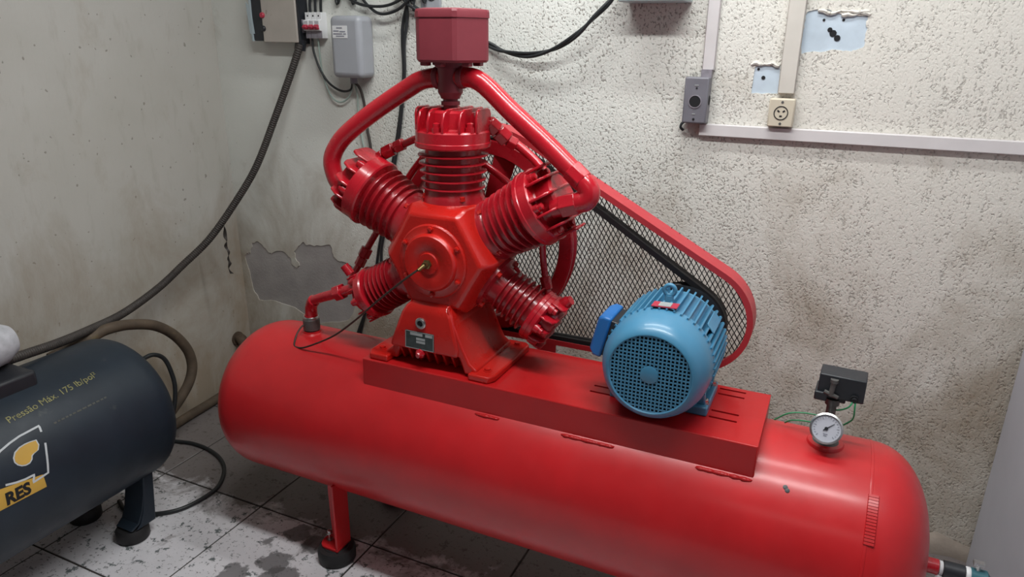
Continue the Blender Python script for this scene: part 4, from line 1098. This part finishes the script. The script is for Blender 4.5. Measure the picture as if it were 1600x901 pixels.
b = NB(); bm_tube(b, [(-2.42, 1.60, 0.0075), (-2.43, 1.70, 0.0075), (-2.402, 1.763, 0.0075), (-2.35, 1.782, 0.0075), (-2.279, 1.8, 0.0075), (-2.185, 1.796, 0.0075), (-2.085, 1.765, 0.0075), (-2.006, 1.708, 0.0075), (-1.947, 1.619, 0.0075), (-1.943, 1.525, 0.0075), (-1.97, 1.449, 0.0075), (-2.033, 1.395, 0.0075), (-2.085, 1.378, 0.0075), (-2.14, 1.375, 0.0075), (-2.20, 1.40, 0.0075)], 0.0075, 12, 8)
tag(mk('cable', b, 'cable'), 'thin black cable lying in a loop on the floor tiles', 'cable')
b = NB(); bm_tube(b, [(-2.52, 2.325, 0.235), (-2.490, 2.320, 0.243), (-2.468, 2.312, 0.236), (-2.460, 2.308, 0.215), (-2.462, 2.306, 0.19)], lambda t: 0.024, 14, 6); bm_lathe(b, [(0.034, 0), (0.034, 0.008)], (-2.515, 2.324, 0.236), (1, 0, 0.1), 20)
tag(mk('pipe_stub', b, 'rust'), 'rusty bent pipe stub low in the wall corner', 'pipe')

# ------------------------------------------------------------------ things on the back wall
# control box
t = thing('control_box', 'beige steel control box with dark side panel at the top left', 'electrical box', (-2.13, YW, 1.7))
bx0, bx1, bz0, by = -2.246, -2.016, 1.588, 2.345
b = NB(); bm_bounds(b, bx0 + 0.058, bx1, by, YW - 0.001, bz0, 1.88); mk('box_cover', b, 'beigebox', t, bevel=0.003)
b = NB(); bm_bounds(b, bx0 + 0.004, bx0 + 0.060, by + 0.004, YW - 0.001, bz0 + 0.008, 1.878); mk('dark_panel', b, 'blackbox', t, bevel=0.003, label='dark glossy left panel')
b = NB(); bm_prism(b, [(bx0 - 0.012, 1.62), (bx0 + 0.012, 1.62), (bx0 + 0.003, 1.72), (bx0 - 0.020, 1.74)], by + 0.001, by + 0.003, 'xz'); bm_bounds(b, bx0 - 0.004, bx0 + 0.004, by, YW - 0.001, bz0 + 0.004, 1.878); mk('panel_edge', b, 'panelblue', t)
b = NB(); bm_bounds(b, bx1 - 0.001, bx1 + 0.010, by + 0.008, YW - 0.001, bz0 - 0.004, 1.88); mk('side_rail', b, 'blackbox', t)
b = NB(); bm_bounds(b, bx1 + 0.009, bx1 + 0.0105, by + 0.022, YW - 0.014, 1.625, 1.675); mk('side_label', b, 'greylow', t)
for zz, m_ in ((1.690, 'redtoggle'), (1.640, 'blackbox')):
    b = NB(); bm_lathe(b, [(0.011, 0), (0.011, 0.006), (0.008, 0.009), (0, 0.009)], (bx0 + 0.064, by, zz), (0, -1, 0), 18); mk('button', b, m_, t)
b = NB(); bm_cyl(b, (-2.030, 2.372, 1.560), (-2.022, 2.375, 1.600), 0.022, seg=14); mk('conduit_gland', b, 'blackbox', t)
# breakers
for k in range(3):
    xa = -1.992 + k * 0.0265
    t = thing('circuit_breaker', ['white circuit breaker with red toggle, left one of three in a row', 'white circuit breaker with red toggle, middle one of three in a row', 'white circuit breaker with red toggle, right one of three beside the grey box'][k], 'circuit breaker', (xa, YW, 1.65), 'circuit breakers beside the grey box')
    b = NB(); bm_prism(b, [(YW - 0.001, 1.605), (2.372, 1.605), (2.372, 1.632), (2.358, 1.634), (2.358, 1.672), (2.372, 1.674), (2.372, 1.701), (YW - 0.001, 1.701)], xa, xa + 0.0258, 'yz'); mk('breaker_body', b, 'white', t, bevel=0.001, seg=1)
    b = NB(); bm_bounds(b, xa + 0.0005, xa + 0.0253, 2.3705, 2.3735, 1.606, 1.631); mk('terminal_cover', b, 'greylow', t)
    b = NB(); bm_box(b, (0, 0, 0), (0.019, 0.016, 0.010), Matrix.Translation((xa + 0.013, 2.352, 1.648)) @ Matrix.Rotation(radians(35), 4, 'X')); bm_box(b, (xa + 0.013, 2.3575, 1.641), (0.022, 0.003, 0.008)); mk('toggle', b, 'redtoggle', t, bevel=0.001, seg=1)
    b = NB(); bm_lathe(b, [(0.0035, 0), (0.0035, 0.001)], (xa + 0.013, 2.3725, 1.688), (0, -1, 0), 10); mk('terminal_screw', b, 'hole', t)
    b = NB(); 
    for zz in (1.666, 1.661): bm_bounds(b, xa + 0.004, xa + 0.021, 2.3573, 2.3582, zz - 0.001, zz + 0.001)
    mk('breaker_print', b, 'ink', t)
b = NB(); bm_bounds(b, -2.005, -1.90, YW - 0.012, YW - 0.0008, 1.635, 1.670)
# grey box
t = thing('junction_box', 'grey plastic junction box with white printed label above the red intake pipe', 'electrical box', (-1.76, YW, 1.57))
b = NB(); bm_bounds(b, -1.832, -1.692, 2.312, YW - 0.001, 1.463, 1.687); mk('box_body', b, 'greybox', t, bevel=0.020, seg=4)
b = NB(); bm_bounds(b, -1.838, -1.686, 2.385, 2.388, 1.458, 1.692)
b.free()
b = NB(); bm_bounds(b, -1.816, -1.748, 2.3108, 2.3122, 1.607, 1.651); mk('box_label', b, 'white', t, label='white label with small grey print')
b = NB()
for (xa, xb, zz) in ((-1.796, -1.770, 1.643), (-1.811, -1.786, 1.632), (-1.782, -1.756, 1.630), (-1.811, -1.770, 1.622), (-1.766, -1.753, 1.622), (-1.800, -1.762, 1.614)):
    bm_bounds(b, xa, xb, 2.3100, 2.3112, zz - 0.002, zz + 0.002)
mk('label_print', b, 'ink', t)
b = NB(); bm_cyl(b, (-1.772, 2.368, 1.440), (-1.772, 2.368, 1.466), 0.014, seg=14); mk('cable_gland', b, 'greylow', t)
# pale blue panel at the top edge
t = thing('electrical_panel', 'pale blue grey electrical panel cut off by the top edge', 'electrical box', (-0.6, YW, 1.8))
b = NB(); bm_bounds(b, -0.697, -0.492, 2.285, YW - 0.001, 1.722, 2.05); mk('panel_body', b, 'panelblue', t, bevel=0.004)
b = NB(); bm_bounds(b, -0.690, -0.499, 2.280, 2.286, 1.735, 2.045); mk('panel_door', b, 'panelblue', t, bevel=0.002)
# small grey socket half hidden behind the filter
t = thing('wall_socket', 'small grey wall socket with two slots just above the air filter', 'socket', (-1.42, YW, 1.75))
b = NB(); bm_bounds(b, -1.472, -1.392, YW - 0.018, YW - 0.001, 1.704, 1.80); mk('socket_plate', b, 'greybox', t, bevel=0.004)
b = NB(); bm_lathe(b, [(0.021, 0), (0.021, 0.002), (0.018, 0.002), (0.018, 0.0)], (-1.425, YW - 0.018, 1.758), (0, -1, 0), 24, cap=False)
bm_bounds(b, -1.437, -1.430, YW - 0.0195, YW - 0.0175, 1.752, 1.764); bm_bounds(b, -1.421, -1.414, YW - 0.0195, YW - 0.0175, 1.752, 1.764); mk('socket_slot', b, 'hole', t)
# conduit box
t = thing('conduit_box', 'dark grey metal conduit box with round knockout below the left trunking', 'electrical box', (-0.445, YW, 1.43))
cx0, cx1, cz0, cz1, cy = -0.484, -0.408, 1.361, 1.503, 2.356
b = NB(); bm_bounds(b, cx0, cx1, cy, YW - 0.001, cz0, cz1); mk('box_body', b, 'condgrey', t, bevel=0.005, seg=3)
b = NB(); bm_lathe(b, [(0.0205, 0), (0.0205, 0.0025), (0.018, 0.0025), (0.018, 0)], (-0.447, cy, 1.429), (0, -1, 0), 28, cap=False); mk('knockout_ring', b, 'greylow', t)
b = NB(); bm_lathe(b, [(0.018, 0.0003), (0.018, 0.001), (0, 0.001)], (-0.447, cy, 1.429), (0, -1, 0), 28); mk('knockout', b, 'hole', t, label='round dark opening')
b = NB(); bm_lathe(b, [(0.015, 0.0003), (0.015, 0.001), (0, 0.001)], (cx1, 2.384, 1.432), (1, 0, 0), 24); mk('knockout', b, 'hole', t)
b = NB(); bm_lathe(b, [(0.004, 0.0), (0.004, 0.0012), (0, 0.0012)], (-0.447, cy, 1.374), (0, -1, 0), 12); bm_lathe(b, [(0.003, 0.0), (0.003, 0.0012), (0, 0.0012)], (-0.445, cy, 1.470), (0, -1, 0), 12); mk('cover_screw', b, 'hole', t)
b = NB(); bm_bounds(b, -0.452, -0.440, cy - 0.0012, cy + 0.001, 1.477, 1.480); bm_bounds(b, -0.453, -0.443, cy - 0.0012, cy + 0.001, 1.389, 1.392); mk('cover_tab', b, 'plate_lite', t)
b = NB(); bm_bounds(b, -0.440, -0.408, 2.378, 2.402, 1.500, 1.526); mk('trunking_collar', b, 'greylow', t)
b = NB(); bm_tube(b, [(-0.478, 2.398, 1.364), (-0.489, 2.392, 1.356), (-0.492, 2.39, 1.343), (-0.484, 2.396, 1.334)], 0.0045, 8, 4); mk('cable_end', b, 'cable', t)
# trunkings
def trunk(name, x0, x1, z0, z1, y, m_, lab, vert):
    t = thing(name, lab, 'cable trunking', ((x0 + x1) / 2, YW, (z0 + z1) / 2))
    b = NB(); bm_bounds(b, x0, x1, y + 0.004, YW - 0.001, z0, z1); mk('trunking_base', b, m_, t, bevel=0.001, seg=1)
    b = NB()
    if vert: bm_bounds(b, x0 + 0.001, x1 - 0.001, y, y + 0.006, z0, z1)
    else: bm_bounds(b, x0, x1, y, y + 0.006, z0 + 0.001, z1 - 0.001)
    mk('trunking_lid', b, m_, t, bevel=0.002)
trunk('cable_trunking', -0.441, -0.403, 1.524, 2.6, 2.390, 'trunk', 'clean white vertical trunking above the dark conduit box', True)
trunk('cable_trunking', -0.206, -0.157, 1.462, 2.6, 2.384, 'trunk_old', 'aged cream vertical trunking above the round socket', True)
trunk('cable_trunking', -0.432, 0.9, 1.320, 1.3585, 2.388, 'trunk', 'white horizontal trunking running right along the wall', False)
# socket
t = thing('wall_socket', 'cream surface socket with round three-hole face under the aged trunking', 'socket', (-0.187, YW, 1.405))
b = NB(); bm_bounds(b, -0.224, -0.150, 2.372, YW - 0.001, 1.3625, 1.4475); mk('socket_box', b, 'socket', t, bevel=0.004)
b = NB(); bm_bounds(b, -0.222, -0.152, 2.3685, 2.3725, 1.3645, 1.4455); mk('socket_plate', b, 'socket', t, bevel=0.002)
b = NB(); bm_lathe(b, [(0.021, 0), (0.021, 0.0016), (0.0185, 0.0016), (0.0185, 0)], (-0.187, 2.3685, 1.405), (0, -1, 0), 32, cap=False); mk('socket_ring', b, 'hole', t)
b = NB()
for a, ln in ((90, 0), (215, 1), (325, 1)):
    a = radians(a + 180); c = Vector((-0.187 + 0.0095 * cos(a), 2.3680, 1.405 + 0.0095 * sin(a)))
    bm_box(b, (0, 0, 0), (0.0075, 0.0012, 0.0045), Matrix.Translation(c) @ Matrix.Rotation(-a if ln else 0, 4, 'Y'))
mk('socket_hole', b, 'hole', t)
b = NB()
for zz in (1.437, 1.373): bm_lathe(b, [(0.004, 0), (0.004, 0.001)], (-0.186, 2.3685, zz), (0, -1, 0), 12)
mk('plate_screw', b, 'valve', t)

# cables on the back wall
def cable(pts, r, m_, lab, name='cable', seg=10, group=None):
    # runs that leave the photograph at the top go on up the wall to the ceiling
    pts = list(pts)
    if pts[0][2] > 1.80: pts.insert(0, (pts[0][0], 2.398, ZC - 0.01))
    if pts[-1][2] > 1.80: pts.append((pts[-1][0], 2.398, ZC - 0.01))
    b = NB(); bm_tube(b, pts, r, seg, 8)
    return tag(mk(name, b, m_), lab, 'cable', group)
def twisted(pts, r, m_, lab):
    P_ = smooth_path(pts, 10); n = len(P_)
    t = thing('cable', lab, 'cable', P_[0])
    for ph in (0, pi):
        Q = []
        for i, p in enumerate(P_):
            a = ph + i * 0.16; Q.append(p + Vector((0.2 * cos(a), 0.8 * sin(a), cos(a))) * r * 0.95)
        b = NB(); bm_tube(b, Q, r, 10, 0); mk('cable_strand', b, m_, t)
twisted([(-1.50, 2.385, 1.715), (-1.42, 2.388, 1.675), (-1.33, 2.390, 1.64), (-1.25, 2.392, 1.615), (-1.191, 2.39, 1.59), (-1.126, 2.38, 1.568), (-1.025, 2.365, 1.559), (-0.927, 2.35, 1.581), (-0.846, 2.345, 1.628), (-0.793, 2.345, 1.678), (-0.739, 2.355, 1.732), (-0.715, 2.36, 1.775), (-0.70, 2.40, 1.82)], 0.0058, 'cable', 'twisted pair of black cables sagging between the air filter and the pale blue panel')
cable([(-1.515, 2.395, 1.86), (-1.517, 2.395, 1.774), (-1.552, 2.398, 1.676), (-1.561, 2.398, 1.608), (-1.562, 2.398, 1.47), (-1.594, 2.398, 1.277), (-1.632, 2.398, 1.123), (-1.681, 2.398, 0.908), (-1.714, 2.398, 0.78), (-1.745, 2.398, 0.648), (-1.829, 2.398, 0.395), (-1.86, 2.395, 0.25)], 0.0062, 'cable', 'left one of two black cables dropping down the wall behind the pump')
cable([(-1.525, 2.388, 1.86), (-1.531, 2.388, 1.774), (-1.533, 2.392, 1.676), (-1.547, 2.388, 1.586), (-1.550, 2.386, 1.471), (-1.579, 2.386, 1.278), (-1.613, 2.386, 1.125), (-1.658, 2.386, 0.911), (-1.694, 2.388, 0.784), (-1.718, 2.390, 0.653), (-1.845, 2.386, 0.364), (-1.88, 2.385, 0.23)], 0.0062, 'cable', 'right one of two black cables dropping down the wall behind the pump')
cable([(-1.86, 2.395, 1.83), (-1.818, 2.39, 1.772), (-1.743, 2.378, 1.732), (-1.657, 2.378, 1.72), (-1.585, 2.378, 1.729), (-1.517, 2.372, 1.763), (-1.49, 2.385, 1.83)], 0.0055, 'cable', 'upper of two black cable loops hanging above the grey box')
cable([(-1.79, 2.398, 1.83), (-1.748, 2.398, 1.771), (-1.707, 2.392, 1.726), (-1.633, 2.366, 1.694), (-1.562, 2.366, 1.705), (-1.505, 2.366, 1.741), (-1.463, 2.372, 1.771), (-1.44, 2.38, 1.83)], 0.0055, 'cable', 'lower of two black cable loops hanging above the grey box')
cable([(-1.58, 2.392, 1.84), (-1.552, 2.38, 1.764), (-1.522, 2.372, 1.731), (-1.488, 2.372, 1.711), (-1.465, 2.38, 1.698), (-1.44, 2.395, 1.69)], 0.005, 'cable', 'short black cable curling in beside the small socket above the filter')
for k, (x0, lab) in enumerate(((-1.978, 'left'), (-1.952, 'middle'), (-1.925, 'right'))):
    cable([(x0 + 0.02, 2.388, 1.86), (x0 + 0.014, 2.386, 1.79), (x0 + 0.004, 2.386, 1.74), (x0, 2.388, 1.699)], 0.0055, 'cable', lab + ' of three black wires entering the circuit breakers from above')
cable([(-1.975, 2.386, 1.606), (-1.970, 2.382, 1.557), (-1.945, 2.382, 1.49), (-1.905, 2.384, 1.436), (-1.849, 2.384, 1.409), (-1.80, 2.38, 1.415), (-1.782, 2.372, 1.445)], 0.0045, 'cable', 'black wire looping from the breakers to the grey box bottom')
cable([(-1.948, 2.388, 1.606), (-1.945, 2.388, 1.534), (-1.935, 2.388, 1.461), (-1.905, 2.39, 1.387), (-1.859, 2.39, 1.364), (-1.812, 2.388, 1.391), (-1.777, 2.372, 1.445)], 0.0035, 'cablew', 'pale wire looping low under the grey box')
cable([(-1.768, 2.368, 1.445), (-1.756, 2.385, 1.417), (-1.749, 2.397, 1.355), (-1.743, 2.398, 1.269), (-1.73, 2.398, 1.181), (-1.731, 2.398, 1.064), (-1.74, 2.398, 0.92)], 0.0055, 'conduit', 'dark brown cable dropping from the grey box behind the intake pipe')
cable([(-1.774, 2.372, 1.445), (-1.777, 2.392, 1.391), (-1.783, 2.400, 1.317), (-1.773, 2.400, 1.229), (-1.762, 2.400, 1.166), (-1.757, 2.400, 1.062), (-1.76, 2.400, 0.92)], 0.0035, 'cablew', 'pale wire dropping straight from the grey box')

# ------------------------------------------------------------------ grey cabinet on the right
t = thing('metal_cabinet', 'tall plain grey metal cabinet at the right edge', 'cabinet', (0.85, 1.6, 0))
b = NB(); bm_bounds(b, 0.566, 1.15, 0.9, 2.368, 0.0, 2.0); mk('cabinet_body', b, 'cabinet', t, bevel=0.006)
b = NB(); bm_bounds(b, 0.575, 1.14, 0.885, 0.901, 0.05, 1.97); mk('cabinet_door', b, 'cabinet', t, bevel=0.003)
b = NB(); bm_bounds(b, 0.61, 0.63, 0.865, 0.886, 0.95, 1.10); mk('cabinet_handle', b, 'steel', t, bevel=0.003)
